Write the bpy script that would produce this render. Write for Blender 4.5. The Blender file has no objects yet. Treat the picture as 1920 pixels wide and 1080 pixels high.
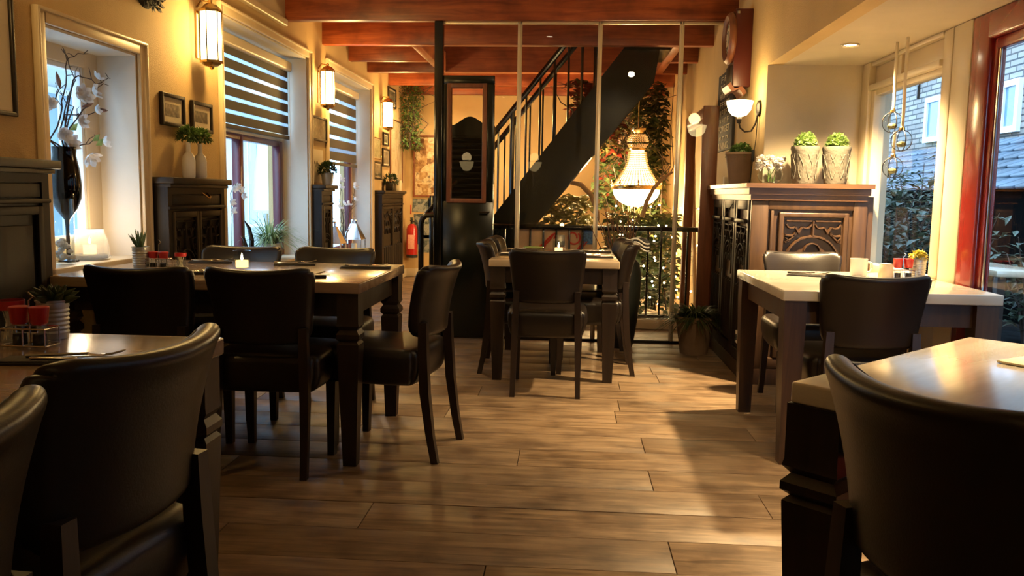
import bpy, math, random
from math import sin, cos, pi, radians, sqrt
from mathutils import Matrix, Vector, Euler

random.seed(7)
SC = bpy.context.scene
COL = SC.collection

# ------------------------------------------------------------------ camera, sky, exposure
cam_d = bpy.data.cameras.new('camera')
cam = bpy.data.objects.new('camera', cam_d)
COL.objects.link(cam)
SC.camera = cam
cam_d.sensor_width = 36.0
cam_d.lens = 36.0 * 1560 / 1920
cam_d.clip_start = 0.05
cam_d.clip_end = 200
cam.matrix_world = Matrix.Translation((0, 0, 1.14)) @ (Matrix.Rotation(radians(3.9), 4, 'Z') @ Matrix.Rotation(pi / 2 - radians(6.4), 4, 'X') @ Matrix.Rotation(radians(0.9), 4, 'Z'))

SC.view_settings.view_transform = 'Standard'
SC.view_settings.look = 'None'
SC.view_settings.gamma = 1.0
SC.view_settings.use_curve_mapping = False
SC.view_settings.exposure = 0.0

W = bpy.data.worlds.new('dusk_sky')
SC.world = W
W.use_nodes = True
_nt = W.node_tree
_nt.nodes.clear()
_o = _nt.nodes.new('ShaderNodeOutputWorld')
_b = _nt.nodes.new('ShaderNodeBackground')
_t = _nt.nodes.new('ShaderNodeTexCoord')
_n = _nt.nodes.new('ShaderNodeTexNoise')
_r = _nt.nodes.new('ShaderNodeValToRGB')
_n.inputs['Scale'].default_value = 1.6
_n.inputs['Detail'].default_value = 5
_r.color_ramp.elements[0].color = (0.34, 0.62, 1.0, 1)
_r.color_ramp.elements[1].color = (0.52, 0.76, 1.0, 1)
_nt.links.new(_t.outputs['Generated'], _n.inputs['Vector'])
_nt.links.new(_n.outputs['Fac'], _r.inputs['Fac'])
_nt.links.new(_r.outputs['Color'], _b.inputs['Color'])
_nt.links.new(_b.outputs['Background'], _o.inputs['Surface'])
_b.inputs['Strength'].default_value = 9.0

WARM = (1.0, 0.60, 0.22)

def area_light(name, loc, power, size, rot=(0, 0, 0), col=WARM, spread=pi, parent=None):
    d = bpy.data.lights.new(name, 'AREA')
    d.energy = power; d.size = size; d.color = col; d.shape = 'DISK'; d.spread = spread
    o = bpy.data.objects.new(name, d); COL.objects.link(o)
    if parent: o.parent = parent
    o.location = loc; o.rotation_euler = rot
    return o

def point_light(name, loc, power, r, col=WARM, parent=None):
    d = bpy.data.lights.new(name, 'POINT')
    d.energy = power; d.shadow_soft_size = r; d.color = col
    o = bpy.data.objects.new(name, d); COL.objects.link(o)
    if parent: o.parent = parent
    o.location = loc
    return o

def spot_light(name, loc, power, angle, target, r=.03, blend=.6, col=WARM, parent=None):
    d = bpy.data.lights.new(name, 'SPOT')
    d.energy = power; d.shadow_soft_size = r; d.color = col; d.spot_size = angle; d.spot_blend = blend
    o = bpy.data.objects.new(name, d); COL.objects.link(o)
    base = Vector(loc)
    o.rotation_euler = (Vector(target) - base).to_track_quat('-Z', 'Y').to_euler()
    if parent:
        o.parent = parent; base = base - parent.location
    o.location = base
    return o

# ------------------------------------------------------------------ mesh helpers
class MB:
    """collects simple shapes and links them as one mesh object"""
    def __init__(s):
        s.v = []; s.f = []; s.m = Matrix.Identity(4)
    def eps(s):
        s.k = getattr(s, 'k', -1) + 1      # boxes of one mesh never share a plane exactly
        return .00012 * (s.k % 6)
    def add(s, vs, fs, m=None):
        n = len(s.v); M = s.m @ m if m is not None else s.m
        s.v += [tuple(M @ Vector(p)) for p in vs]
        s.f += [tuple(i + n for i in f) for f in fs]
        return s
    def box(s, x0, x1, y0, y1, z0, z1, m=None):
        e = s.eps()
        vs = [(x, y, z) for x in (x0 + e, x1 - e) for y in (y0 + e, y1 - e) for z in (z0 + e, z1 - e)]
        return s.add(vs, [(0, 1, 3, 2), (4, 6, 7, 5), (0, 4, 5, 1), (2, 3, 7, 6), (0, 2, 6, 4), (1, 5, 7, 3)], m)
    def rbox(s, x0, x1, y0, y1, z0, z1, r=.004, n=1, div=(1, 1, 1), fn=None, m=None):
        """box with rounded edges; fn(p) may deform each vertex (p relative to the centre)"""
        e = s.eps()
        c = Vector(((x0 + x1) / 2, (y0 + y1) / 2, (z0 + z1) / 2)); h = [abs(x1 - x0) / 2 - e, abs(y1 - y0) / 2 - e, abs(z1 - z0) / 2 - e]
        r = min(r, min(h) * .98)
        ax = []
        for k in range(3):
            a = [-h[k] + r * (1 - cos(pi / 2 * i / n)) if False else -h[k] + r * i / n for i in range(n)]
            mid = [-h[k] + r + (2 * h[k] - 2 * r) * i / div[k] for i in range(div[k] + 1)]
            b = [h[k] - r + r * (i + 1) / n for i in range(n)]
            ax.append(a + mid + b)
        idx = {}; vs = []; fs = []
        def V(p):
            key = (round(p[0], 6), round(p[1], 6), round(p[2], 6))
            if key in idx: return idx[key]
            q = Vector([max(-(h[k] - r), min(h[k] - r, p[k])) for k in range(3)])
            d = Vector(p) - q
            if d.length > 1e-9:
                mx = max(abs(d.x), abs(d.y), abs(d.z))
                q = q + d.normalized() * r * (mx / r)
            if fn: q = Vector(fn(q))
            vs.append(tuple(q + c)); idx[key] = len(vs) - 1
            return idx[key]
        for k in range(3):
            u, w = (k + 1) % 3, (k + 2) % 3
            for sgn in (-1, 1):
                for i in range(len(ax[u]) - 1):
                    for j in range(len(ax[w]) - 1):
                        q = []
                        for (a, b) in ((i, j), (i + 1, j), (i + 1, j + 1), (i, j + 1)):
                            p = [0, 0, 0]; p[k] = sgn * h[k]; p[u] = ax[u][a]; p[w] = ax[w][b]
                            q.append(V(p))
                        if sgn < 0: q.reverse()
                        if len(set(q)) >= 3: fs.append(tuple(dict.fromkeys(q)))
        return s.add(vs, fs, m)
    def tube(s, pts, r, n=8, cap=True, m=None):
        pts = [Vector(p) for p in pts]
        rr = r if isinstance(r, (list, tuple)) else [r] * len(pts)
        vs = []; fs = []
        prev = None
        for i, p in enumerate(pts):
            t = (pts[min(i + 1, len(pts) - 1)] - pts[max(i - 1, 0)])
            t = t.normalized() if t.length > 1e-9 else Vector((0, 0, 1))
            if prev is None:
                a = Vector((0, 0, 1)) if abs(t.z) < .9 else Vector((1, 0, 0))
                x = t.cross(a).normalized()
            else:
                x = (prev - t * prev.dot(t))
                x = x.normalized() if x.length > 1e-6 else t.orthogonal().normalized()
            prev = x; y = t.cross(x)
            for k in range(n):
                an = 2 * pi * k / n
                vs.append(tuple(p + (x * cos(an) + y * sin(an)) * rr[i]))
        for i in range(len(pts) - 1):
            for k in range(n):
                fs.append((i * n + k, i * n + (k + 1) % n, (i + 1) * n + (k + 1) % n, (i + 1) * n + k))
        if cap:
            fs.append(tuple(range(n - 1, -1, -1))); fs.append(tuple((len(pts) - 1) * n + k for k in range(n)))
        return s.add(vs, fs, m)
    def cyl(s, c, r, h, n=20, r2=None, m=None):
        return s.lathe([(0, 0), (r, 0), (r if r2 is None else r2, h), (0, h)], c, n, m)
    def lathe(s, prof, c=(0, 0, 0), n=20, m=None, a0=0, a1=2 * pi):
        vs = []; fs = []; rings = []
        full = abs(a1 - a0 - 2 * pi) < 1e-6
        nn = n if full else n + 1
        for (r, z) in prof:
            if r < 1e-6:
                rings.append([len(vs)] * nn); vs.append((c[0], c[1], c[2] + z))
            else:
                st = len(vs)
                for k in range(nn):
                    a = a0 + (a1 - a0) * k / n
                    vs.append((c[0] + r * cos(a), c[1] + r * sin(a), c[2] + z))
                rings.append(list(range(st, st + nn)))
        for i in range(len(rings) - 1):
            A, B = rings[i], rings[i + 1]
            for k in range(n):
                k2 = (k + 1) % nn
                q = (A[k], A[k2], B[k2], B[k])
                q = tuple(dict.fromkeys(q))
                if len(q) >= 3: fs.append(q)
        return s.add(vs, fs, m)
    def sphere(s, c, r, n=12, k=8, sz=(1, 1, 1), m=None):
        pr = [(r * sin(pi * i / k), -r * cos(pi * i / k)) for i in range(k + 1)]
        pr[0] = (0, -r); pr[-1] = (0, r)
        T = Matrix.Translation(c) @ Matrix.Diagonal((sz[0], sz[1], sz[2], 1))
        return s.lathe(pr, (0, 0, 0), n, (m @ T) if m is not None else T)
    def prism(s, poly, a, b, axis='y', m=None):
        """polygon (u,w) extruded from a to b along an axis"""
        n = len(poly)
        def P(u, w, t):
            return {'y': (u, t, w), 'x': (t, u, w), 'z': (u, w, t)}[axis]
        vs = [P(u, w, a) for u, w in poly] + [P(u, w, b) for u, w in poly]
        fs = [tuple(range(n)), tuple(range(2 * n - 1, n - 1, -1))] + [(i, i + n, (i + 1) % n + n, (i + 1) % n) for i in range(n)]
        return s.add(vs, fs, m)
    def strip(s, pts, w, t, nrm, m=None):
        """a bar of width w and thickness t swept along pts lying in the plane with normal nrm"""
        pts = [Vector(p) for p in pts]; nrm = Vector(nrm).normalized(); vs = []; fs = []
        for i, p in enumerate(pts):
            d = (pts[min(i + 1, len(pts) - 1)] - pts[max(i - 1, 0)]).normalized()
            sd = nrm.cross(d).normalized() * (w / 2)
            vs += [tuple(p - sd), tuple(p - sd * .45 + nrm * t), tuple(p + sd * .45 + nrm * t), tuple(p + sd)]
        for i in range(len(pts) - 1):
            for k in range(3):
                fs.append((i * 4 + k, i * 4 + k + 1, i * 4 + 5 + k, i * 4 + 4 + k))
        fs += [(3, 2, 1, 0), tuple(len(vs) - 4 + k for k in range(4))]
        return s.add(vs, fs, m)
    def leaf(s, base, d, up, L, w, bend=.25, m=None):
        d = Vector(d).normalized(); up = Vector(up)
        sd = d.cross(up)
        sd = sd.normalized() if sd.length > 1e-6 else d.orthogonal().normalized()
        u = sd.cross(d).normalized(); b = Vector(base)
        vs = [b, b + d * L * .45 + sd * w + u * L * bend * .4, b + d * L * .5 + u * L * bend * .2, b + d * L * .45 - sd * w + u * L * bend * .4, b + d * L - u * L * bend * .4]
        return s.add([tuple(v) for v in vs], [(0, 1, 2), (0, 2, 3), (1, 4, 2), (2, 4, 3)], m)
    def blade(s, base, d, L, w, droop=.6, n=5, m=None):
        """a long grass blade arching over"""
        d = Vector(d).normalized(); b = Vector(base); vs = []; fs = []
        h = Vector((d.x, d.y, 0)); h = h.normalized() if h.length > 1e-6 else Vector((1, 0, 0))
        sd = Vector((-h.y, h.x, 0))
        for i in range(n + 1):
            t = i / n
            p = b + d * L * t + (h * .35 - Vector((0, 0, 1))) * (droop * L * t * t * .6)
            ww = w * (1 - t) ** .6 * (1 if i else .7)
            vs += [tuple(p - sd * ww), tuple(p + sd * ww)]
        for i in range(n): fs.append((2 * i, 2 * i + 1, 2 * i + 3, 2 * i + 2))
        return s.add(vs, fs, m)
    def mesh(s, name, mat, smooth=30):
        me = bpy.data.meshes.new(name)
        me.from_pydata(s.v, [], s.f)
        if mat is not None: me.materials.append(mat)
        if smooth:
            me.polygons.foreach_set('use_smooth', [True] * len(me.polygons))
            me.set_sharp_from_angle(angle=radians(smooth))
        me.update()
        return me
    def build(s, name, mat, parent=None, smooth=30, world=False):
        if world and parent is not None:
            top = parent; off = Vector((0, 0, 0))
            while top is not None:
                off += Vector(top.location); top = top.parent
            s.v = [tuple(Vector(p) - off) for p in s.v]
        o = bpy.data.objects.new(name, s.mesh(name, mat, smooth))
        COL.objects.link(o)
        if parent is not None: o.parent = parent
        return o

def thing(name, label, cat, loc=(0, 0, 0), rz=0, group=None):
    o = bpy.data.objects.new(name, None); COL.objects.link(o)
    o.empty_display_size = .1
    o.location = loc; o.rotation_euler = (0, 0, rz)
    o['label'] = label; o['category'] = cat
    if group: o['group'] = group
    return o

def tag(o, label, cat, group=None, kind=None):
    o['label'] = label; o['category'] = cat
    if group: o['group'] = group
    if kind: o['kind'] = kind
    return o

def struct(name, mb, mat, label=None, smooth=30):
    o = mb.build(name, mat, None, smooth); o['kind'] = 'structure'
    if label: o['label'] = label
    return o

def dup(root, loc, rz, label, group=None):
    r = root.copy(); COL.objects.link(r); r.location = loc; r.rotation_euler = (0, 0, rz)
    r['label'] = label
    if group: r['group'] = group
    for ch in list(root.children):
        c = ch.copy(); COL.objects.link(c); c.parent = r
        for g in list(ch.children):
            d = g.copy(); COL.objects.link(d); d.parent = c
    return r

def RZ(a): return Matrix.Rotation(a, 4, 'Z')
def RX(a): return Matrix.Rotation(a, 4, 'X')
def RY(a): return Matrix.Rotation(a, 4, 'Y')
def TR(x, y, z): return Matrix.Translation((x, y, z))

# ------------------------------------------------------------------ materials
def newmat(name):
    m = bpy.data.materials.new(name); m.use_nodes = True
    nt = m.node_tree; nt.nodes.clear()
    out = nt.nodes.new('ShaderNodeOutputMaterial')
    return m, nt, out

def N(nt, t, **kw):
    n = nt.nodes.new(t)
    for k, v in kw.items():
        if k in n.inputs: n.inputs[k].default_value = v
        else: setattr(n, k, v)
    return n

def plain(name, col, rough=.5, metal=0, bump=0, bscale=80, spec=.5, coat=0, emit=None, estr=0, var=.0, vscale=6):
    m, nt, out = newmat(name)
    b = N(nt, 'ShaderNodeBsdfPrincipled')
    b.inputs['Base Color'].default_value = (*col, 1)
    b.inputs['Roughness'].default_value = rough
    b.inputs['Metallic'].default_value = metal
    b.inputs['Specular IOR Level'].default_value = spec
    b.inputs['Coat Weight'].default_value = coat
    b.inputs['Coat Roughness'].default_value = .15
    if emit:
        b.inputs['Emission Color'].default_value = (*emit, 1)
        b.inputs['Emission Strength'].default_value = estr
    tc = N(nt, 'ShaderNodeTexCoord')
    if var:
        no = N(nt, 'ShaderNodeTexNoise'); no.inputs['Scale'].default_value = vscale; no.inputs['Detail'].default_value = 4
        rp = N(nt, 'ShaderNodeValToRGB')
        rp.color_ramp.elements[0].position = .3; rp.color_ramp.elements[1].position = .7
        rp.color_ramp.elements[0].color = (*[c * (1 - var) for c in col], 1)
        rp.color_ramp.elements[1].color = (*[min(1, c * (1 + var)) for c in col], 1)
        nt.links.new(tc.outputs['Object'], no.inputs['Vector']); nt.links.new(no.outputs['Fac'], rp.inputs['Fac'])
        nt.links.new(rp.outputs['Color'], b.inputs['Base Color'])
    if bump:
        n2 = N(nt, 'ShaderNodeTexNoise'); n2.inputs['Scale'].default_value = bscale; n2.inputs['Detail'].default_value = 3
        bp = N(nt, 'ShaderNodeBump'); bp.inputs['Strength'].default_value = bump; bp.inputs['Distance'].default_value = .004
        nt.links.new(tc.outputs['Object'], n2.inputs['Vector']); nt.links.new(n2.outputs['Fac'], bp.inputs['Height'])
        nt.links.new(bp.outputs['Normal'], b.inputs['Normal'])
    nt.links.new(b.outputs['BSDF'], out.inputs['Surface'])
    return m

def wood(name, c1, c2, axis='X', rough=.45, scale=1.0, knots=0, rnd=.25, bump=.25, coat=0, spec=.5):
    """grained wood; the grain runs along the given object axis; each object differs a little"""
    m, nt, out = newmat(name)
    b = N(nt, 'ShaderNodeBsdfPrincipled'); b.inputs['Specular IOR Level'].default_value = spec
    b.inputs['Coat Weight'].default_value = coat; b.inputs['Coat Roughness'].default_value = .12
    tc = N(nt, 'ShaderNodeTexCoord'); oi = N(nt, 'ShaderNodeObjectInfo')
    mp = N(nt, 'ShaderNodeMapping')
    sc = {'X': (1, 12, 12), 'Y': (12, 1, 12), 'Z': (12, 12, 1)}[axis]
    mp.inputs['Scale'].default_value = [v * scale for v in sc]
    ad = N(nt, 'ShaderNodeVectorMath', operation='ADD')
    ml = N(nt, 'ShaderNodeVectorMath', operation='SCALE'); ml.inputs['Scale'].default_value = 37
    cb = N(nt, 'ShaderNodeCombineXYZ')
    for k in range(3): nt.links.new(oi.outputs['Random'], cb.inputs[k])
    nt.links.new(cb.outputs[0], ml.inputs[0])
    nt.links.new(tc.outputs['Object'], ad.inputs[0]); nt.links.new(ml.outputs[0], ad.inputs[1])
    nt.links.new(ad.outputs[0], mp.inputs['Vector'])
    n1 = N(nt, 'ShaderNodeTexNoise'); n1.inputs['Scale'].default_value = 2.2; n1.inputs['Detail'].default_value = 7; n1.inputs['Roughness'].default_value = .62; n1.inputs['Distortion'].default_value = .8
    nt.links.new(mp.outputs[0], n1.inputs['Vector'])
    rp = N(nt, 'ShaderNodeValToRGB')
    rp.color_ramp.elements[0].position = .32; rp.color_ramp.elements[1].position = .68
    rp.color_ramp.elements[0].color = (*c1, 1); rp.color_ramp.elements[1].color = (*c2, 1)
    nt.links.new(n1.outputs['Fac'], rp.inputs['Fac'])
    col = rp.outputs['Color']
    if knots:
        n3 = N(nt, 'ShaderNodeTexNoise'); n3.inputs['Scale'].default_value = knots; n3.inputs['Detail'].default_value = 4
        nt.links.new(ad.outputs[0], n3.inputs['Vector'])
        r3 = N(nt, 'ShaderNodeValToRGB')
        r3.color_ramp.elements[0].position = .30; r3.color_ramp.elements[1].position = .55
        r3.color_ramp.elements[0].color = (.42, .36, .32, 1); r3.color_ramp.elements[1].color = (1, 1, 1, 1)
        nt.links.new(n3.outputs['Fac'], r3.inputs['Fac'])
        mx = N(nt, 'ShaderNodeMixRGB', blend_type='MULTIPLY'); mx.inputs['Fac'].default_value = .8
        nt.links.new(col, mx.inputs[1]); nt.links.new(r3.outputs['Color'], mx.inputs[2]); col = mx.outputs[0]
    hs = N(nt, 'ShaderNodeHueSaturation')
    mr = N(nt, 'ShaderNodeMapRange'); mr.inputs['To Min'].default_value = 1 - rnd; mr.inputs['To Max'].default_value = 1 + rnd
    nt.links.new(oi.outputs['Random'], mr.inputs['Value']); nt.links.new(mr.outputs[0], hs.inputs['Value'])
    nt.links.new(col, hs.inputs['Color']); nt.links.new(hs.outputs[0], b.inputs['Base Color'])
    rr = N(nt, 'ShaderNodeMapRange'); rr.inputs['To Min'].default_value = rough - .08; rr.inputs['To Max'].default_value = rough + .12
    nt.links.new(n1.outputs['Fac'], rr.inputs['Value']); nt.links.new(rr.outputs[0], b.inputs['Roughness'])
    bp = N(nt, 'ShaderNodeBump'); bp.inputs['Strength'].default_value = bump; bp.inputs['Distance'].default_value = .003
    nt.links.new(n1.outputs['Fac'], bp.inputs['Height']); nt.links.new(bp.outputs['Normal'], b.inputs['Normal'])
    nt.links.new(b.outputs['BSDF'], out.inputs['Surface'])
    return m

def plaster(name, col, bump=.5, weave=True, var=.08):
    m, nt, out = newmat(name)
    b = N(nt, 'ShaderNodeBsdfPrincipled'); b.inputs['Roughness'].default_value = .72; b.inputs['Specular IOR Level'].default_value = .3
    tc = N(nt, 'ShaderNodeTexCoord')
    no = N(nt, 'ShaderNodeTexNoise'); no.inputs['Scale'].default_value = 2.5; no.inputs['Detail'].default_value = 5
    rp = N(nt, 'ShaderNodeValToRGB')
    rp.color_ramp.elements[0].position = .3; rp.color_ramp.elements[1].position = .7
    rp.color_ramp.elements[0].color = (*[c * (1 - var) for c in col], 1)
    rp.color_ramp.elements[1].color = (*[min(1, c * (1 + var)) for c in col], 1)
    nt.links.new(tc.outputs['Object'], no.inputs['Vector']); nt.links.new(no.outputs['Fac'], rp.inputs['Fac'])
    nt.links.new(rp.outputs['Color'], b.inputs['Base Color'])
    n2 = N(nt, 'ShaderNodeTexNoise'); n2.inputs['Scale'].default_value = 130; n2.inputs['Detail'].default_value = 2
    mp = N(nt, 'ShaderNodeMapping'); mp.inputs['Scale'].default_value = (1, 1, 3.2) if weave else (1, 1, 1)
    nt.links.new(tc.outputs['Object'], mp.inputs['Vector']); nt.links.new(mp.outputs[0], n2.inputs['Vector'])
    bp = N(nt, 'ShaderNodeBump'); bp.inputs['Strength'].default_value = bump; bp.inputs['Distance'].default_value = .003
    nt.links.new(n2.outputs['Fac'], bp.inputs['Height']); nt.links.new(bp.outputs['Normal'], b.inputs['Normal'])
    nt.links.new(b.outputs['BSDF'], out.inputs['Surface'])
    return m

def glass(name, tint=(1, 1, 1), ior=1.45, rough=.0, frost=0):
    """thin clear glass: a see-through sheet with a fresnel reflection"""
    m, nt, out = newmat(name)
    tr = N(nt, 'ShaderNodeBsdfTransparent'); tr.inputs['Color'].default_value = (*tint, 1)
    gl = N(nt, 'ShaderNodeBsdfGlossy'); gl.inputs['Roughness'].default_value = rough
    fr = N(nt, 'ShaderNodeFresnel'); fr.inputs['IOR'].default_value = ior
    mx = N(nt, 'ShaderNodeMixShader')
    ge = N(nt, 'ShaderNodeNewGeometry'); iv = N(nt, 'ShaderNodeMath', operation='SUBTRACT'); iv.inputs[0].default_value = 1
    fm = N(nt, 'ShaderNodeMath', operation='MULTIPLY')
    nt.links.new(ge.outputs['Backfacing'], iv.inputs[1]); nt.links.new(fr.outputs[0], fm.inputs[0]); nt.links.new(iv.outputs[0], fm.inputs[1])
    nt.links.new(fm.outputs[0], mx.inputs['Fac']); nt.links.new(tr.outputs[0], mx.inputs[1]); nt.links.new(gl.outputs[0], mx.inputs[2])
    last = mx.outputs[0]
    if frost:
        df = N(nt, 'ShaderNodeBsdfTranslucent'); df.inputs['Color'].default_value = (*tint, 1)
        m2 = N(nt, 'ShaderNodeMixShader'); m2.inputs['Fac'].default_value = frost
        nt.links.new(last, m2.inputs[1]); nt.links.new(df.outputs[0], m2.inputs[2]); last = m2.outputs[0]
    nt.links.new(last, out.inputs['Surface'])
    return m

def emitter(name, col, strength, sample=True):
    m, nt, out = newmat(name)
    e = N(nt, 'ShaderNodeEmission'); e.inputs['Color'].default_value = (*col, 1); e.inputs['Strength'].default_value = strength
    nt.links.new(e.outputs[0], out.inputs['Surface'])
    if not sample: m.cycles.emission_sampling = 'NONE'
    return m

def print_mat(name, cols, scale=9, kind='VORONOI', rough=.35, stretch=(1, 1, 1)):
    """flat printed picture: patches of colour"""
    m, nt, out = newmat(name)
    b = N(nt, 'ShaderNodeBsdfPrincipled'); b.inputs['Roughness'].default_value = rough
    tc = N(nt, 'ShaderNodeTexCoord'); mp = N(nt, 'ShaderNodeMapping'); mp.inputs['Scale'].default_value = stretch
    nt.links.new(tc.outputs['Object'], mp.inputs['Vector'])
    rp = N(nt, 'ShaderNodeValToRGB'); el = rp.color_ramp.elements
    while len(el) < len(cols): el.new(.5)
    for i, c in enumerate(cols):
        el[i].position = i / max(1, len(cols) - 1) * .7 + .15; el[i].color = (*c, 1)
    if kind == 'VORONOI':
        t = N(nt, 'ShaderNodeTexVoronoi'); t.inputs['Scale'].default_value = scale; t.distance = 'CHEBYCHEV'
        n2 = N(nt, 'ShaderNodeTexNoise'); n2.inputs['Scale'].default_value = scale * 2.2
        sx = N(nt, 'ShaderNodeSeparateColor'); ma = N(nt, 'ShaderNodeMath', operation='ADD')
        ms = N(nt, 'ShaderNodeMath', operation='MULTIPLY'); ms.inputs[1].default_value = .5
        nt.links.new(mp.outputs[0], t.inputs['Vector']); nt.links.new(mp.outputs[0], n2.inputs['Vector'])
        nt.links.new(t.outputs['Color'], sx.inputs[0]); nt.links.new(sx.outputs[0], ma.inputs[0]); nt.links.new(n2.outputs['Fac'], ma.inputs[1])
        nt.links.new(ma.outputs[0], ms.inputs[0]); nt.links.new(ms.outputs[0], rp.inputs['Fac'])
    else:
        t = N(nt, 'ShaderNodeTexNoise'); t.inputs['Scale'].default_value = scale; t.inputs['Detail'].default_value = 6
        nt.links.new(mp.outputs[0], t.inputs['Vector']); nt.links.new(t.outputs['Fac'], rp.inputs['Fac'])
    nt.links.new(rp.outputs['Color'], b.inputs['Base Color'])
    nt.links.new(b.outputs[0], out.inputs['Surface'])
    return m

def leafmat(name, c1, c2, rough=.5, trans=.25):
    m, nt, out = newmat(name)
    b = N(nt, 'ShaderNodeBsdfPrincipled'); b.inputs['Roughness'].default_value = rough
    tc = N(nt, 'ShaderNodeTexCoord'); no = N(nt, 'ShaderNodeTexNoise'); no.inputs['Scale'].default_value = 22
    rp = N(nt, 'ShaderNodeValToRGB'); rp.color_ramp.elements[0].position = .35; rp.color_ramp.elements[1].position = .65
    rp.color_ramp.elements[0].color = (*c1, 1); rp.color_ramp.elements[1].color = (*c2, 1)
    nt.links.new(tc.outputs['Object'], no.inputs['Vector']); nt.links.new(no.outputs['Fac'], rp.inputs['Fac'])
    nt.links.new(rp.outputs[0], b.inputs['Base Color'])
    t = N(nt, 'ShaderNodeBsdfTranslucent'); nt.links.new(rp.outputs[0], t.inputs['Color'])
    mx = N(nt, 'ShaderNodeMixShader'); mx.inputs['Fac'].default_value = trans
    nt.links.new(b.outputs[0], mx.inputs[1]); nt.links.new(t.outputs[0], mx.inputs[2]); nt.links.new(mx.outputs[0], out.inputs['Surface'])
    return m

def brickmat(name):
    m, nt, out = newmat(name)
    b = N(nt, 'ShaderNodeBsdfPrincipled'); b.inputs['Roughness'].default_value = .85
    tc = N(nt, 'ShaderNodeTexCoord'); sp = N(nt, 'ShaderNodeSeparateXYZ'); cb = N(nt, 'ShaderNodeCombineXYZ')
    nt.links.new(tc.outputs['Object'], sp.inputs[0]); nt.links.new(sp.outputs[1], cb.inputs[0]); nt.links.new(sp.outputs[2], cb.inputs[1])
    br = N(nt, 'ShaderNodeTexBrick'); br.inputs['Scale'].default_value = 1.0
    br.inputs['Color1'].default_value = (.22, .19, .16, 1); br.inputs['Color2'].default_value = (.32, .28, .24, 1); br.inputs['Mortar'].default_value = (.05, .05, .05, 1)
    br.inputs['Brick Width'].default_value = .42; br.inputs['Row Height'].default_value = .10; br.inputs['Mortar Size'].default_value = .014
    nt.links.new(cb.outputs[0], br.inputs['Vector']); nt.links.new(br.outputs['Color'], b.inputs['Base Color'])
    bp = N(nt, 'ShaderNodeBump'); bp.inputs['Strength'].default_value = .5; bp.invert = True
    nt.links.new(br.outputs['Fac'], bp.inputs['Height']); nt.links.new(bp.outputs[0], b.inputs['Normal'])
    nt.links.new(b.outputs[0], out.inputs['Surface'])
    return m

M = {}
M['wall'] = plaster('wall_plaster', (.54, .37, .17), .9)
M['ceil'] = plaster('ceiling_plaster', (.55, .46, .33), .25, False)
M['reveal'] = plaster('reveal_plaster', (.66, .61, .52), .15, False)
M['trim'] = plain('cream_paint', (.60, .47, .30), .4)
M['cream'] = plain('pale_cream_paint', (.66, .55, .38), .38)
M['beam'] = wood('red_pine', (.20, .032, .008), (.44, .11, .03), 'X', .38, .8, knots=4.5, rnd=.12)
M['beamY'] = wood('red_pine_lengthwise', (.22, .045, .012), (.42, .12, .035), 'Y', .38, .8, knots=3.0, rnd=.12)
M['plank'] = wood('worn_oak_floor', (.12, .075, .043), (.32, .215, .13), 'X', .42, 1.3, knots=6.0, rnd=.13, bump=.35, spec=.45)
M['subfloor'] = plain('floor_gap', (.02, .014, .010), .9)
M['dark'] = wood('dark_stained_wood', (.009, .0045, .003), (.024, .011, .006), 'Z', .38, 1.0, rnd=.12, bump=.15)
M['browndark'] = wood('brown_table_wood', (.026, .011, .004), (.058, .026, .010), 'Z', .42, 1.0, rnd=.1)
M['cab'] = wood('carved_oak_unlit', (.006, .0035, .0025), (.016, .009, .006), 'Z', .5, 1.0, rnd=.1, spec=.25)  # darker copy of the cabinet oak, its unlit look put into the colour
M['cabtop'] = wood('oak_shelf_unlit', (.012, .008, .005), (.030, .019, .012), 'Y', .45, 1.0, rnd=.1, spec=.3)  # shelf of the same oak, also darkened in colour to look unlit
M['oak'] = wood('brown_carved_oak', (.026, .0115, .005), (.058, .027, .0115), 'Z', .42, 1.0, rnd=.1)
M['oakx'] = wood('brown_oak_mantel', (.055, .025, .011), (.105, .05, .023), 'X', .35, 1.0, rnd=.1)
M['redwood'] = wood('reddish_frame_wood', (.12, .035, .014), (.22, .075, .03), 'Z', .4, 1.0)
M['leather'] = plain('dark_brown_leather', (.011, .0068, .005), .36, bump=.10, bscale=260, spec=.42)
M['seam'] = plain('leather_seam', (.010, .007, .006), .6)
M['top'] = wood('varnished_table_top', (.22, .145, .085), (.33, .225, .14), 'X', .22, .7, rnd=.05, bump=.04, coat=.5)
M['toppale'] = wood('pale_table_top', (.40, .30, .20), (.50, .39, .27), 'X', .20, .7, rnd=.03, bump=.03, coat=.5)
M['toplit'] = wood('light_washed_table_top', (.50, .44, .36), (.60, .54, .45), 'X', .18, .6, rnd=.03, bump=.02, coat=.6)  # copy of the pale top with the whitening by strong light painted in
M['black'] = plain('gloss_black_paint', (.004, .0045, .004), .16, spec=.6)
M['blackgreen'] = plain('black_green_paint', (.004, .006, .0045), .2, spec=.5)
M['champagne'] = plain('champagne_metal', (.72, .62, .46), .3, metal=.55)
M['steel'] = plain('polished_steel', (.6, .58, .55), .18, metal=1)
M['brass'] = plain('aged_brass', (.62, .42, .18), .25, metal=1)
M['iron'] = plain('dark_iron', (.03, .022, .016), .4, metal=.6)
M['glass'] = glass('clear_glass')
M['glass2'] = glass('window_glass', (.97, .99, 1), 1.35)
M['jar'] = glass('jar_glass', (.92, .95, .96), 1.5, .02)
M['frost'] = glass('frosted_jar_glass', (.95, .95, .92), 1.5, .05, .14)
M['redpaint'] = plain('dark_red_paint', (.22, .015, .012), .22, coat=.4)
M['plum'] = plain('plum_red_paint', (.11, .018, .025), .3)
M['blind'] = plain('blind_cloth_dark', (.10, .085, .07), .8, bump=.3, bscale=300)
M['sheer'] = glass('blind_sheer_cloth', (.80, .86, .92), 1.1, .3, .35)
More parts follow.
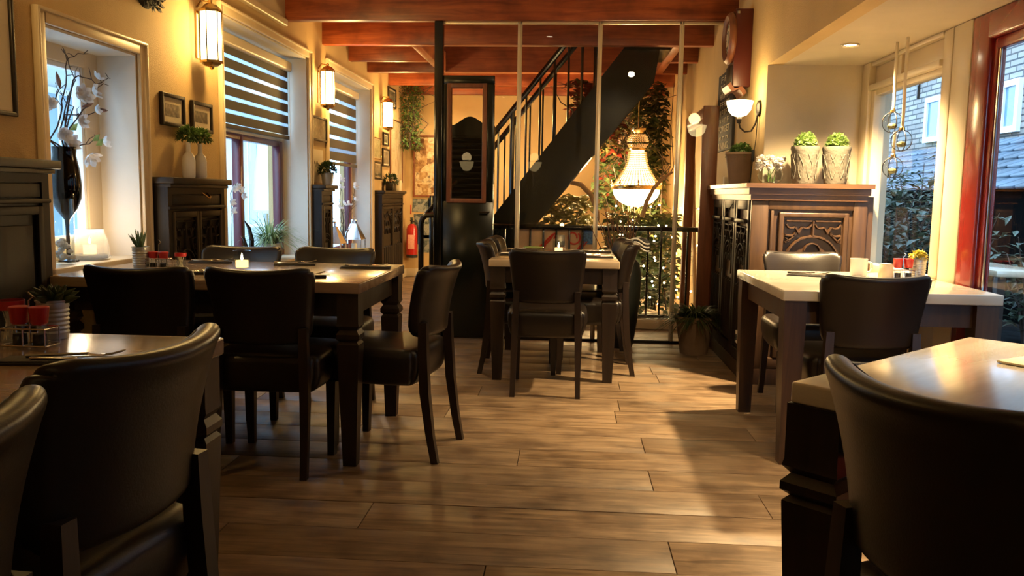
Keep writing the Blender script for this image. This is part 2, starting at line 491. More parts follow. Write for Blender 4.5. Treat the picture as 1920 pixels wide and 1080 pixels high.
M['white'] = plain('white_china', (.75, .73, .68), .25)
M['paper'] = plain('cream_paper', (.62, .53, .38), .8)
M['stonepot'] = plain('carved_stone_pot', (.10, .088, .068), .9, bump=1.0, bscale=38)
M['terra'] = plain('earthen_pot', (.20, .125, .075), .85, bump=.5, bscale=60, var=.2)
M['zinc'] = plain('zinc_tin', (.42, .42, .40), .38, metal=.7, var=.15)
M['red'] = plain('red_plastic', (.42, .012, .012), .3)
M['extred'] = plain('extinguisher_red', (.42, .012, .010), .3, coat=.3)
M['rubber'] = plain('black_rubber', (.012, .012, .012), .6)
M['slate'] = plain('dark_napkin', (.018, .014, .012), .75, bump=.4, bscale=300)
M['green'] = leafmat('green_leaf', (.04, .09, .018), (.13, .22, .05))
M['bright'] = leafmat('box_ball_leaf', (.12, .22, .05), (.32, .42, .14))
M['darkleaf'] = leafmat('dark_leaf', (.018, .034, .010), (.06, .085, .022))
M['olive'] = leafmat('olive_leaf', (.07, .07, .02), (.19, .17, .06))
M['redleaf'] = leafmat('red_leaf', (.11, .015, .010), (.22, .03, .015))
M['grass'] = leafmat('grass_blade', (.10, .20, .06), (.32, .42, .18))
M['succ'] = leafmat('succulent_leaf', (.05, .10, .05), (.12, .19, .09), trans=.05)
M['petal'] = leafmat('white_petal', (.62, .58, .55), (.80, .78, .76), trans=.35)
M['twig'] = plain('brown_twig', (.055, .032, .022), .7)
M['drift'] = plain('driftwood', (.48, .32, .18), .7, bump=.6, bscale=30, var=.25)
M['soil'] = plain('potting_soil', (.018, .013, .010), .95, bump=1, bscale=60)
M['candle'] = emitter('candle_wax_glow', (1.0, .60, .20), 3.2)
M['flame'] = emitter('candle_flame', (1.0, .7, .32), 60.0, False)
M['sconce'] = emitter('lit_lamp_pane', (1.0, .72, .30), 14.0)
M['bowl'] = emitter('lit_bowl_glass', (1.0, .75, .36), 20.0)
M['bulb'] = emitter('fairy_bulb', (1.0, .82, .45), 30.0, False)
M['can'] = emitter('lit_spot', (1.0, .84, .55), 45.0, False)
M['brick'] = brickmat('brick_wall')
M['winwhite'] = plain('white_frame_paint', (.78, .80, .82), .4)
# ------------------------------------------------------------------ the room
LWX, RWX, BAYX, BACKY, FRONTY = -2.25, 1.21, 1.82, 11.3, -2.6

fl = MB().box(-2.6, 2.0, FRONTY - .1, BACKY + .2, -.12, -.022)
floor = struct('floor', fl, M['subfloor'])
# oak planks laid across the room; each board is a piece of the floor
rows = []
y = 2.45
while y > FRONTY: y -= .24
edges = []
while y < BACKY:
    edges.append((y, y + .24)); y += .24
rnd = random.Random(11)
fixed = {0: [-1.15, .35], 1: [-.7, .93], 2: [-1.62, .75], 3: [-1.40, .35], 4: [-.2, 1.3], 5: [.36], 6: [-1.0, .9], 7: [-.62, .26], 8: [.29, -1.7], 9: [-.5, 1.0], 10: [.32, -1.2]}
for (a, b) in edges:
    k = round((a - 2.45) / .24)
    js = fixed.get(k)
    if js is None:
        js = []; x = LWX + rnd.uniform(.3, 1.7)
        while x < 1.6: js.append(x); x += rnd.uniform(1.1, 2.1)
    xs = sorted([-2.25] + js + [1.83])
    for x0, x1 in zip(xs[:-1], xs[1:]):
        dz = rnd.uniform(0, .0012)
        g = .0015
        mb = MB().rbox(-(x1 - x0) / 2 + g, (x1 - x0) / 2 - g, -(b - a) / 2 + g, (b - a) / 2 - g, -.02, dz, .002)
        o = mb.build('plank', M['plank'], floor)
        o.location = ((x0 + x1) / 2, (a + b) / 2, 0)

# left wall with three deep window openings
OP = [(3.47, 4.25, .79, 1.83), (5.31, 7.06, .60, 2.26), (7.65, 9.30, .50, 2.28)]
wl = MB(); yy = FRONTY
for (a, b, z0, z1) in OP:
    wl.box(-2.60, LWX, yy, a, 0, 2.75); wl.box(-2.60, LWX, a, b, 0, z0); wl.box(-2.60, LWX, a, b, z1, 2.75); yy = b
wl.box(-2.60, LWX, yy, BACKY + .1, 0, 2.75)
struct('wall_left', wl, M['wall'])
struct('trim_1', MB().rbox(LWX, LWX + .05, FRONTY, 6.46, 2.40, 2.455, .012, 2), M['trim'])
struct('trim_2', MB().rbox(LWX, LWX + .03, FRONTY, 6.46, 2.455, 2.75, .006), M['trim'])

def left_window(n, a, b, z0, z1, pane_a, pane_b, kind):
    root = bpy.data.objects.new('window_%d' % n, None); COL.objects.link(root); root['kind'] = 'structure'
    root.location = (-2.47, (a + b) / 2, z0)
    B = lambda mb, nm, mt, sm=30: mb.build(nm, mt, root, sm, world=True)
    # plaster lining of the deep opening
    r = MB().box(-2.47, LWX - .001, b - .012, b, z0, z1).box(-2.47, LWX - .001, a, a + .012, z0, z1).box(-2.47, LWX - .001, a, b, z1 - .012, z1)
    B(r, 'reveal', M['reveal'])
    s = MB().rbox(-2.47, LWX + .035, a - .03, b + .03, z0 - .045, z0, .008, 2)
    B(s, 'window_sill', M['cream'])
    c = MB()
    w = .065
    for (p, q) in ((a - w, a), (b, b + w)):
        c.rbox(LWX, LWX + .022, p, q, z0 - .05, z1 + w, .006); c.rbox(LWX, LWX + .034, p if p < a else q - .018, p + .018 if p < a else q, z0 - .05, z1 + w, .006)
    c.rbox(LWX, LWX + .024, a, b, z1, z1 + w, .006); c.rbox(LWX, LWX + .036, a - w, b + w, z1 + w - .018, z1 + w, .006)
    B(c, 'window_casing', M['trim'])
    f = MB()
    x0, x1 = -2.52, -2.455
    if kind == 'small':
        for p, q in ((a, a + .05), (b - .13, b)): f.rbox(x0, x1, p, q, z0, z1, .006)
        f.rbox(x0, x1, a, b, z0, z0 + .09, .006); f.rbox(x0, x1, a, b, z1 - .09, z1, .006)
        B(f, 'window_frame', M['cream'])
        g = MB()
        for p, q, r0, r1 in ((a + .05, a + .075, z0 + .09, z1 - .09), (b - .155, b - .13, z0 + .09, z1 - .09), (a + .05, b - .13, z0 + .09, z0 + .115), (a + .05, b - .13, z1 - .115, z1 - .09)):
            g.rbox(x0 + .01, x1 - .01, p, q, r0, r1, .003)
        B(g, 'sash', M['winwhite'])
        B(MB().box(-2.492, -2.488, a + .06, b - .14, z0 + .1, z1 - .1), 'pane', M['glass2'])
    else:
        zt = 1.555
        for p, q in ((a, a + .03), (b - .05, b)): f.rbox(x0, x1, p, q, z0, z1, .006)
        f.rbox(x0, x1, a, b, zt, zt + .06, .006); f.rbox(x0, x1, a, b, z1 - .06, z1, .006)
        B(f, 'window_frame', M['cream'])
        g = MB(); m = a + (b - a) * (.46 if n == 2 else .42)
        for p, q in ((a + .03, a + .075), (m - .035, m + .035), (b - .135, b - .05)): g.rbox(x0 + .005, x1 + .006, p, q, z0, zt, .008)
        g.rbox(x0 + .005, x1 + .006, a + .03, b - .05, zt - .045, zt, .008); g.rbox(x0 + .005, x1 + .006, a + .03, b - .05, z0, z0 + .07, .008)
        B(g, 'red_sash', M['plum'])
        for p, q in ((a + .075, m - .035), (m + .035, b - .135)):
            B(MB().box(-2.492, -2.488, p, q, z0 + .07, zt - .045), 'pane', M['glass2'])
        B(MB().box(-2.492, -2.488, a + .03, b - .05, zt + .06, z1 - .06), 'pane', M['glass2'])
left_window(1, *OP[0], 0, 0, 'small')
left_window(2, *OP[1], 0, 0, 'tall')
left_window(3, *OP[2], 0, 0, 'tall')

struct('wall_back', MB().box(-2.6, 1.6, BACKY, BACKY + .12, 0, 2.75), M['wall'])
struct('wall_front', MB().box(-2.6, 2.0, FRONTY - .12, FRONTY, 0, 2.75), M['wall'])
wr = MB().box(RWX, RWX + .16, 5.56, BACKY, 0, 2.75).box(RWX, RWX + .09, FRONTY, 5.42, 1.97, 2.75).box(RWX, RWX + .16, 5.42, 5.56, 0, 2.75)
struct('wall_right', wr, M['wall'])
struct('wall_bay', MB().box(RWX + .16, BAYX + .16, 5.42, 5.56, 0, 2.2).box(RWX + .001, RWX + .16, 5.415, 5.42, 0, 1.97), M['ceil'])
struct('ceiling', MB().box(-2.6, RWX + .2, FRONTY, 6.46, 2.75, 2.85).box(RWX + .09, BAYX + .2, FRONTY, 5.42, 1.97, 2.06), M['ceil'])
# pine ceiling over the back part with the opening of the stairwell
cb = MB()
for (x0, x1, y0, y1) in ((-2.6, 1.4, 6.46, 7.62), (-2.6, -1.46, 7.62, 9.15), (.91, 1.4, 7.62, 9.15), (-2.6, 1.4, 9.15, 11.42)):
    n = max(1, round((y1 - y0) / .17)); w = (y1 - y0) / n
    for i in range(n): cb.box(x0, x1, y0 + i * w + .003, y0 + (i + 1) * w - .003, 2.66, 2.69)
cb.box(-2.6, 1.4, 6.46, 7.62, 2.69, 2.75).box(-2.6, 1.4, 9.15, 11.42, 2.69, 2.75).box(-2.6, -1.46, 7.62, 9.15, 2.69, 2.75).box(.91, 1.4, 7.62, 9.15, 2.69, 2.75)
struct('ceiling_boards', cb, M['beam'])
sw = MB().box(-1.5, -1.46, 7.58, 9.19, 2.69, 4.2).box(.91, .95, 7.58, 9.19, 2.69, 4.2).box(-1.5, .95, 9.15, 9.19, 2.45, 4.2).box(-1.5, .95, 7.56, 7.60, 2.69, 4.2).box(-1.5, .95, 7.58, 9.19, 4.2, 4.25)
struct('stairwell_lining', sw, M['beam'])
for i, by in enumerate((6.50, 7.55, 8.45, 9.22, 10.28, 11.24)):
    segs = [(LWX - .02, RWX + .02)] if i != 2 else [(LWX - .02, -1.46), (.91, RWX + .02)]
    for (x0, x1) in segs:
        mb = MB().rbox(-(x1 - x0) / 2, (x1 - x0) / 2, -.045, .045, 2.45, 2.75 if i == 0 else 2.665, .008)
        o = struct('ceiling_beam', mb, M['beam']); o.location = ((x0 + x1) / 2, by, 0)
for x in (-1.46, .87):
    o = struct('trimmer_beam', MB().rbox(x, x + .08, 7.60, 9.17, 2.45, 2.665, .008), M['beamY'])
# thin lighting wire under the first beam
struct('baseboard_left', MB().rbox(LWX, LWX + .02, FRONTY, BACKY, 0, .11, .006), M['cream'])
struct('baseboard_back', MB().rbox(LWX, RWX, BACKY - .02, BACKY, 0, .11, .006), M['cream'])

# right bay: low wall, framed window, red glazed door and further glazing towards the camera
bw = MB().box(BAYX, BAYX + .16, 4.22, 5.42, 0, .70)
struct('wall_bay_low', bw, M['ceil'])
w4 = bpy.data.objects.new('window_4', None); COL.objects.link(w4); w4['kind'] = 'structure'; w4.location = (BAYX, 4.8, .7)
B4 = lambda mb, nm, mt: mb.build(nm, mt, w4, 30, world=True)
f = MB()
f.rbox(BAYX - .03, BAYX + .06, 5.30, 5.419, .70, 1.97, .006).rbox(BAYX - .015, BAYX + .06, 4.22, 4.32, .70, 1.97, .008)
f.rbox(BAYX - .012, BAYX + .06, 4.03, 4.22, 0, 1.97, .008)
f.rbox(BAYX - .03, BAYX + .05, 4.32, 5.30, 1.80, 1.835, .006).rbox(BAYX - .02, BAYX + .05, 4.32, 5.30, 1.945, 1.97, .005)
f.rbox(BAYX - .01, BAYX + .06, 5.245, 5.30, .70, 1.80, .004).rbox(BAYX, BAYX + .06, 4.32, 4.35, .70, 1.80, .004).rbox(BAYX, BAYX + .06, 4.32, 5.30, 1.77, 1.80, .004)
f.rbox(BAYX - .01, BAYX + .06, 4.32, 5.30, .70, .76, .004)
B4(f, 'window_frame', M['cream'])
B4(MB().rbox(BAYX + .012, BAYX + .03, 4.32, 4.86, 1.835, 1.945, .003), 'header_panel', M['trim'])
B4(MB().rbox(BAYX + .012, BAYX + .03, 4.90, 5.30, 1.835, 1.945, .003), 'header_panel', M['trim'])
B4(MB().rbox(BAYX - .008, BAYX + .03, 4.86, 4.90, 1.835, 1.945, .003), 'header_stile', M['cream'])
B4(MB().box(BAYX + .028, BAYX + .032, 4.35, 5.245, .76, 1.77), 'pane', M['glass2'])
B4(MB().rbox(BAYX - .08, BAYX + .03, 4.22, 5.30, .665, .70, .008, 2), 'window_sill', M['cream'])

def red_glazing(name, a, b, z0, handle=False):
    r = bpy.data.objects.new(name, None); COL.objects.link(r); r['kind'] = 'structure'; r.location = (BAYX, (a + b) / 2, 0)
    R = lambda mb, nm, mt: mb.build(nm, mt, r, 30, world=True)
    fr = MB()
    for p, q in ((a, a + .07), (b - .16, b)): fr.rbox(BAYX - .01, BAYX + .07, p, q, 0, 1.97, .012, 2)
    fr.rbox(BAYX - .01, BAYX + .07, a, b, 1.85, 1.97, .012, 2)
    R(fr, 'door_frame', M['redpaint'])
    lf = MB()
    for p, q in ((a + .07, a + .13), (b - .20, b - .16)): lf.rbox(BAYX + .01, BAYX + .05, p, q, .02, 1.85, .008)
    lf.rbox(BAYX + .01, BAYX + .05, a + .07, b - .16, 1.80, 1.85, .008).rbox(BAYX + .01, BAYX + .05, a + .07, b - .16, .02, z0, .008)
    R(lf, 'door_leaf', M['redpaint'])
    R(MB().tube([(BAYX + .02, b - .21, .1), (BAYX + .02, b - .21, 1.8)], .006, 8), 'metal_bead', M['steel'])
    R(MB().box(BAYX + .028, BAYX + .032, a + .13, b - .20, z0, 1.80), 'pane', M['glass2'])
red_glazing('door_1', 2.75, 4.03, .14)
red_glazing('window_5', 1.45, 2.75, .45)
red_glazing('window_6', .15, 1.45, .45)
struct('wall_bay_front', MB().box(BAYX, BAYX + .16, FRONTY, .15, 0, 1.97), M['ceil'])

# ------------------------------------------------------------------ outside
struct('ground', MB().box(-14, -2.6, -6, 30, -.4, -.3), plain('pale_paving', (.50, .50, .48), .8, var=.1))
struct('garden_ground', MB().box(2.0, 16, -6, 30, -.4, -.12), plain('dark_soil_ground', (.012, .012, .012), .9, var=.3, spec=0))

hs = thing('building', 'pale rendered house across the lane seen through the left windows', 'building', (-8.2, 10, -.3))
hb = lambda mb, nm, mt: mb.build(nm, mt, hs, 30, world=True)
pw = MB().box(-9, -8.2, -4, 28, -.3, 7.5)
hb(pw, 'wall', plain('pale_render', (.66, .70, .68), .85, var=.06, vscale=1.5))
for k, yy in enumerate((8.0, 12.2, 16.4, 20.6, 24.8)):
    hb(MB().box(-8.2, -8.12, yy, yy + 1.3, .2, 2.7).box(-8.12, -8.10, yy + .62, yy + .68, .2, 2.7), 'window_surround', M['winwhite'])
    hb(MB().box(-8.13, -8.11, yy + .1, yy + 1.2, .3, 2.6), 'window', plain('far_window_blue', (.25, .36, .42), .2))
hb(MB().box(-8.25, -7.5, -4, 28, 3.1, 3.25), 'canopy', plain('grey_canopy', (.40, .46, .50), .6))
lp = thing('parasol', 'folded white garden parasol standing outside the middle left window', 'parasol', (-4.6, 12.4, -.3))
MB().lathe([(0, 2.6), (.06, 2.5), (.17, 1.7), (.20, 1.15), (.10, 1.1), (0, 1.1)], n=14).build('canopy', M['winwhite'], lp)
MB().cyl((0, 0, 0), .03, 1.2, 10).build('pole', M['steel'], lp)

bk = thing('building', 'brick house with white framed windows beyond the bay window', 'building', (7.0, 14, -.3))
bb = lambda mb, nm, mt: mb.build(nm, mt, bk, 30, world=True)
bb(MB().box(7.0, 7.6, -14, 44, -.3, 15), 'brick_wall', M['brick'])  # unseen height and length stretched to keep sky light off the bay
winm = plain('dusk_blue_pane', (.12, .22, .30), .12)
for (yy, w, z0, z1) in ((15.9, 1.35, 2.28, 3.15), (13.75, 1.0, 2.25, 3.08), (9.2, 1.3, 2.1, 3.4), (20.6, 1.3, 2.25, 3.12)):
    f2 = MB()
    for p, q, r0, r1 in ((yy, yy + w, z0, z0 + .1), (yy, yy + w, z1 - .1, z1), (yy, yy + .1, z0, z1), (yy + w - .1, yy + w, z0, z1), (yy + w / 2 - .04, yy + w / 2 + .04, z0, z1)):
        f2.box(6.93, 7.0, p, q, r0, r1)
    wf = bb(f2, 'window_frame', M['winwhite'])
    p = MB().box(6.97, 6.985, yy + .08, yy + w - .08, z0 + .08, z1 - .08); p.v = [tuple(Vector(q) - Vector((7.0, 14, -.3))) for q in p.v]
    p.build('pane', winm, wf)
for (yy, z) in ((17.7, 3.45), (13.3, 3.55), (8.4, 3.55)):
    bb(MB().box(6.95, 7.0, yy, yy + .05, z - .25, z + .30).box(6.94, 6.95, yy - .06, yy + .11, z, z + .05), 'wall_anchor', M['iron'])
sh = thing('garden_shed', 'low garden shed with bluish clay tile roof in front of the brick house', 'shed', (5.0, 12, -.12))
MB().box(-.3, 1.6, -14, 14, 0, 1.45).build('shed_wall', plain('shed_wall_shade', (.004, .004, .004), .9, spec=0), sh)  # near-black colour stands for the deep shade below the roof
tl = plain('blue_grey_roof_tile', (.06, .085, .115), .45, var=.45, vscale=2.5)
tr = MB(); sl = math.atan2(.85, 1.9)
for i in range(6):
    for j in range(66):
        y0 = -10.6 + j * .34
        tr.rbox(-.17, .17, -.15, .15, -.02, .02, .012, 1, m=TR(-.25 + i * .29, y0 + rnd.uniform(-.01, .01), 1.47 + i * .29 * .45) @ RY(-sl + .10) @ RZ(rnd.uniform(-.04, .04)))
o = tr.build('roof_tiles', tl, sh); o['kind'] = 'stuff'

def shrub(loc, r, h, n, mat, label, lw=.03, ll=.16, seed=1, cat='shrub'):
    q = random.Random(seed); t = thing('garden_shrub', label, cat, loc)
    st = MB(); lf = MB()
    for k in range(9):
        a = q.uniform(0, 2 * pi); rr = r * q.uniform(.3, .9)
        e = Vector((cos(a) * rr, sin(a) * rr, h * q.uniform(.6, 1)))
        pts = [Vector((0, 0, 0)), Vector((e.x * .25, e.y * .25, e.z * .5)), e]
        st.tube(pts, [.014, .010, .004], 5)
        for j in range(n // 9):
            u = q.uniform(.25, 1); p = pts[0].lerp(pts[1], u * 2) if u < .5 else pts[1].lerp(pts[2], u * 2 - 1)
            p = p + Vector((q.gauss(0, r * .16), q.gauss(0, r * .16), q.gauss(0, h * .05)))
            a2 = q.uniform(0, 2 * pi); d = Vector((cos(a2), sin(a2), q.uniform(-.2, .7)))
            lf.leaf(p, d, (0, 0, 1), ll * q.uniform(.6, 1.2), lw * q.uniform(.7, 1.2))
    st.build('stem', M['twig'], t); lf.build('foliage', mat, t, 0)
    return t
gm = leafmat('garden_leaf', (.018, .03, .018), (.075, .095, .055))
shrub((2.52, 6.65, -.12), .42, 1.35, 700, gm, 'leafy dark shrub right outside the bay window behind the condiments', seed=3)
shrub((3.2, 8.6, -.12), .6, 1.75, 700, gm, 'taller pointed-leaf shrub behind the leafy shrub outside the bay window', seed=4, ll=.2)
shrub((4.1, 7.7, -.12), .45, 1.05, 260, gm, 'low spreading shrub outside at the foot of the red door', seed=5)
shrub((4.15, 9.0, -.12), .5, 1.45, 260, gm, 'broad shrub in the dark garden seen through the red door glass', seed=6, ll=.2)
shrub((4.2, 10.4, -.12), .5, 1.95, 400, gm, 'shrub in front of the tiled shed roof beyond the bay window', seed=8, ll=.2)
tbl = thing('garden_bench', 'pale wooden bench slab standing outside beyond the red door', 'bench', (3.4, 6.9, -.12))
MB().rbox(-.2, .2, -.45, .45, .70, .75, .01).build('seat', M['toppale'], tbl)
for sx in (-.15, .15):
    for sy in (-.4, .4): MB().box(sx - .03, sx + .03, sy - .03, sy + .03, 0, .70).build('leg', M['dark'], tbl)
# ------------------------------------------------------------------ glass partition with the black door
PY = 6.51
gp = thing('glass_partition', 'tall clear glass partition with pale metal posts in front of the staircase', 'partition', (0, PY, 0))
MB().rbox(-1.065, -1.0, -.04, .04, 0, 2.45, .006).build('black_post', M['black'], gp)
for x in (-.412, .197, .808):
    MB().rbox(x - .017, x + .017, -.012, .012, .02, 2.45, .003).rbox(x - .006, x + .006, -.025, .012, .02, 2.45, .002).build('post', M['champagne'], gp)
MB().rbox(-1.0, 1.08, -.014, .014, .0, .022, .003).build('floor_channel', M['iron'], gp)
MB().rbox(-1.0, 1.20, -.012, .012, 2.43, 2.45, .003).build('ceiling_channel', M['champagne'], gp)
for (a, b, z0, z1) in ((-1.0, -.60, 2.05, 2.43), (-.60, -.43, .022, 2.43), (-.394, .18, .022, 2.43), (.215, .79, .022, 2.43), (.826, 1.06, .022, 2.43)):
    MB().box(a, b, -.003, .003, z0, z1).build('pane', M['glass'], gp)
MB().box(1.06, 1.20, -.003, .003, 1.24, 2.43).build('pane', M['glass'], gp)

bd = thing('black_door', 'black-green door leaf with a wood-framed glass pane, left end of partition', 'door', (-.80, PY, 0))
d = MB().rbox(-.20, .20, -.02, .02, .01, 1.08, .004).rbox(-.20, .20, -.02, .02, 1.98, 2.045, .004).rbox(-.20, -.165, -.02, .02, 1.08, 1.98, .004).rbox(.135, .20, -.02, .02, 1.08, 1.98, .004)
d.build('leaf', M['blackgreen'], bd)
fr = MB()
for (x0, x1, z0, z1) in ((-.168, -.132, 1.07, 1.985), (.108, .144, 1.07, 1.985), (-.168, .144, 1.07, 1.105), (-.168, .144, 1.95, 1.985)):
    fr.rbox(x0, x1, -.034, .026, z0, z1, .005)
fr.build('pane_frame', M['redwood'], bd)
MB().box(-.134, .11, -.004, .004, 1.10, 1.955).build('pane', M['glass'], bd)
MB().tube([(.165, -.02, 1.0), (.165, -.07, 1.0), (.10, -.075, 1.0)], .008, 8).build('door_handle', M['iron'], bd)

sd = thing('swing_door', 'dark louvred saloon door with curved top behind the framed pane', 'door', (-1.045, 6.95, 0))
DW = .41
pf = [(DW * i / 20, 1.70 + .065 * (1 if .2 < i / 20 < .2 else 0) + .075 * (.5 - .5 * cos(2 * pi * min(1, max(0, (i / 20 - .08) / .84)))) ** 1.1) for i in range(21)]
f = MB().rbox(0, .045, -.02, .02, .30, 1.66, .004).rbox(DW - .045, DW, -.02, .02, .30, 1.66, .004)
f.prism([(0, 1.62)] + [(DW, 1.62)] + list(reversed(pf)), -.02, .02).box(.0, DW, -.02, .02, .30, .40)
f.build('door_frame', M['blackgreen'], sd)
MB().box(.045, DW - .045, .012, .016, .40, 1.62).build('added_gap_backing', M['blackgreen'], sd)  # added sheet that stops light showing through the slat gaps
for i in range(25):
    MB().rbox(.04, DW - .04, -.004, .004, -.024, .024, .002, m=TR(0, -.004, .43 + i * .048) @ RX(.6)).build('slat', M['blackgreen'], sd)

# black tube rail left of the black post
hr = thing('handrail', 'black tube newel with slanting handrail left of the black post', 'handrail', (-1.19, 6.62, 0))
MB().tube([(0, 0, 0), (0, 0, .90), (.012, 0, .94), (.04, .0, .965), (.13, 0, .97)], .022, 12).build('newel', M['black'], hr)
MB().tube([(0.0, .02, .93), (.10, .10, 1.06), (.25, .25, 1.24)], .018, 10).build('rail', M['black'], hr)

# ------------------------------------------------------------------ staircase
SL = 1.24
st = thing('staircase', 'steep black open staircase climbing right behind the glass', 'staircase', (-1.40, 8.05, 0))
def zlow(x): return .872 + SL * (x + .314)
def W(mb, nm, mt, sm=30, par=st): return mb.build(nm, mt, par, sm, world=True)
for (ya, yb) in ((7.66, 7.71), (8.40, 8.45)):
    xa = -.314 - .872 / SL
    poly = [(xa, 0), (-1.42, 0), (.78, zlow(.78) + .50 - .0), (.86, 2.66), (.86, 2.47), (.78, zlow(.78))]
    poly = [(xa, 0), (.72, zlow(.72)), (.76, 2.42), (.76, 2.66), (.60, 2.66), (-1.42, .005)]
    W(MB().prism(poly, ya, yb), 'stringer', M['blackgreen'])
for i in range(13):
    z = .20 + i * .19; x = (z - .872 - .30) / SL - .314
    W(MB().rbox(x - .12, x + .12, 7.71, 8.40, z - .035, z, .005), 'tread', M['blackgreen'])
    W(MB().rbox(x + .10, x + .12, 7.71, 8.40, z - .0, z + .155, .002), 'riser', M['blackgreen'])
def railz(x): return 1.72 + 1.26 * (x + .69)
for k, yy in enumerate((7.685, 8.425)):
    n = 8
    W(MB().rbox(-.022, .022, -.02, .02, 0, 1, .004, m=Matrix(((1, 0, 0, 0), (0, 1, 0, yy), (0, 0, 1, 0), (0, 0, 0, 1)))) if False else MB().tube([(-1.25, yy, railz(-1.25)), (.30, yy, railz(.30))], .026, 10), 'handrail', M['black'])
    for i in range(12):
        x = -1.17 + i * .125
        if x > .22: break
        thick = .022 if i in (5,) else .0095
        W(MB().tube([(x, yy, zlow(x) + .45), (x, yy, railz(x))], thick, 8), 'baluster', M['black'])
W(MB().rbox(-1.30, -1.24, 7.655, 7.715, 0, 1.12, .006), 'newel_post', M['black'])

# balustrade round the stair void
bl = thing('balustrade', 'low black metal balustrade behind the right glass panes', 'railing', (.2, 7.25, 0))
W(MB().rbox(-.72, 1.18, 7.225, 7.275, .845, .885, .006), 'top_rail', M['black'], par=bl)
W(MB().rbox(-.72, 1.18, 7.235, 7.265, .09, .12, .004), 'bottom_rail', M['black'], par=bl)
for i in range(17):
    x = -.68 + i * .113
    W(MB().rbox(x - .009, x + .009, 7.241, 7.259, .12, .845, .003), 'baluster', M['black'], par=bl)
for x in (-.71, 1.165): W(MB().rbox(x - .015, x + .015, 7.235, 7.265, 0, .85, .003), 'end_post', M['black'], par=bl)
struct('trim_3', MB().rbox(-.60, 1.20, 7.18, 7.30, 0.001, .085, .008), M['toppale'])

# reddish door frame standing behind the partition at right
dfm = thing('door_frame', 'reddish wooden door frame receding behind the partition beside the oak cabinet', 'frame', (1.07, 7.1, 0))
W(MB().rbox(1.0, 1.12, 6.56, 6.60, 0, 1.84, .006), 'near_post', M['redwood'], par=dfm)
W(MB().rbox(1.02, 1.10, 7.60, 7.68, 0, 1.84, .006), 'far_post', M['redwood'], par=dfm)
W(MB().rbox(1.02, 1.09, 6.60, 7.60, 1.76, 1.84, .006).rbox(1.03, 1.06, 6.60, 7.60, 1.72, 1.765, .004), 'head', M['redwood'], par=dfm)

bp = thing('bamboo_pole', 'thin pale bamboo pole leaning behind the partition by the ivy', 'pole', (1.20, 7.9, 0))
q = MB(); pts = [(0.0 - .09 * t, 0, 1.86 * t) for t in [i / 12 for i in range(13)]]
q.tube(pts, [.016 if i % 3 else .019 for i in range(13)], 8); q.build('cane', M['drift'], bp)

# ------------------------------------------------------------------ chandelier
cx, cy = .715, 9.22
ch = thing('chandelier', 'large lit crystal chandelier with beaded waist and glowing bowl', 'chandelier', (cx, cy, 1.0))
zr = 1.245
MB().tube([(0, 0, .88), (0, 0, 1.452)], .006, 6).build('chain', M['brass'], ch)
ring = MB().lathe([(.262, zr - 1.025), (.272, zr - 1.025), (.276, zr - 1.0), (.272, zr - .985), (.262, zr - .985)], n=40)
ring.build('ring', M['brass'], ch)
for k in range(8):
    a = 2 * pi * k / 8
    MB().lathe([(.004, 0), (.012, .01), (.006, .02), (.012, .035), (.004, .06), (0, .065)], (.268 * cos(a), .268 * sin(a), zr - .99), 8).build('finial', M['brass'], ch)
bowlp = [(0, -.16)] + [(.255 * sin(t), zr - 1.03 - .185 * cos(t)) for t in [i * pi / 2 / 8 for i in range(1, 9)]]
bowlp[0] = (0, zr - 1.03 - .185)
crys = M['bowl']
MB().lathe(bowlp, n=32).build('crystal_bowl', crys, ch)
# cone of bead strands
def bead_rows(prof, n, r, mb, step=.018):
    L = 0
    for i in range(len(prof) - 1):
        (r0, z0), (r1, z1) = prof[i], prof[i + 1]
        d = sqrt((r1 - r0) ** 2 + (z1 - z0) ** 2); m = max(1, int(d / step))
        for j in range(m):
            t = j / m; rr = r0 + (r1 - r0) * t; z = z0 + (z1 - z0) * t
            for k in range(n):
                a = 2 * pi * k / n
                c = (rr * cos(a), rr * sin(a), z); q = r
                mb.add([(c[0] + q, c[1], c[2]), (c[0] - q, c[1], c[2]), (c[0], c[1] + q, c[2]), (c[0], c[1] - q, c[2]), (c[0], c[1], c[2] + q), (c[0], c[1], c[2] - q)],
                       [(0, 2, 4), (2, 1, 4), (1, 3, 4), (3, 0, 4), (2, 0, 5), (1, 2, 5), (3, 1, 5), (0, 3, 5)])
cone = [(.255, .265), (.20, .34), (.15, .42), (.115, .50), (.098, .58), (.092, .64)]
M['crystalwarm'] = plain('crystal_bead', (.55, .34, .14), .1, spec=1.0, emit=(1, .55, .18), estr=.22)
M['crystalhot'] = emitter('lit_crystal_cone', (1.0, .70, .30), 5.0)
inner = MB().lathe([(r - .02, z) for r, z in cone], n=28)
inner.build('lit_core', M['crystalhot'], ch, 60)
b1 = MB(); bead_rows(cone, 40, .0085, b1); b1.build('bead_strands', M['crystalwarm'], ch, 0)['kind'] = 'stuff'
neck = [(.075, .66), (.105, .70), (.112, .74), (.10, .785), (.062, .82)]
b2 = MB(); bead_rows(neck, 26, .010, b2, .021); b2.build('bead_crown', M['crystalwarm'], ch, 0)['kind'] = 'stuff'
MB().lathe([(.09, .645), (.095, .655), (.085, .665)], n=24).build('lower_collar', M['brass'], ch)
MB().lathe([(.05, .82), (.085, .855), (.09, .875), (.05, .86), (.03, .88)], n=24).build('top_dish', M['brass'], ch)
point_light('chandelier_light', (0, 0, -.06), 150, .12, (1.0, .66, .28), ch)
point_light('chandelier_glow', (-.42, .3, .38), 130, .10, (1.0, .66, .28), ch)

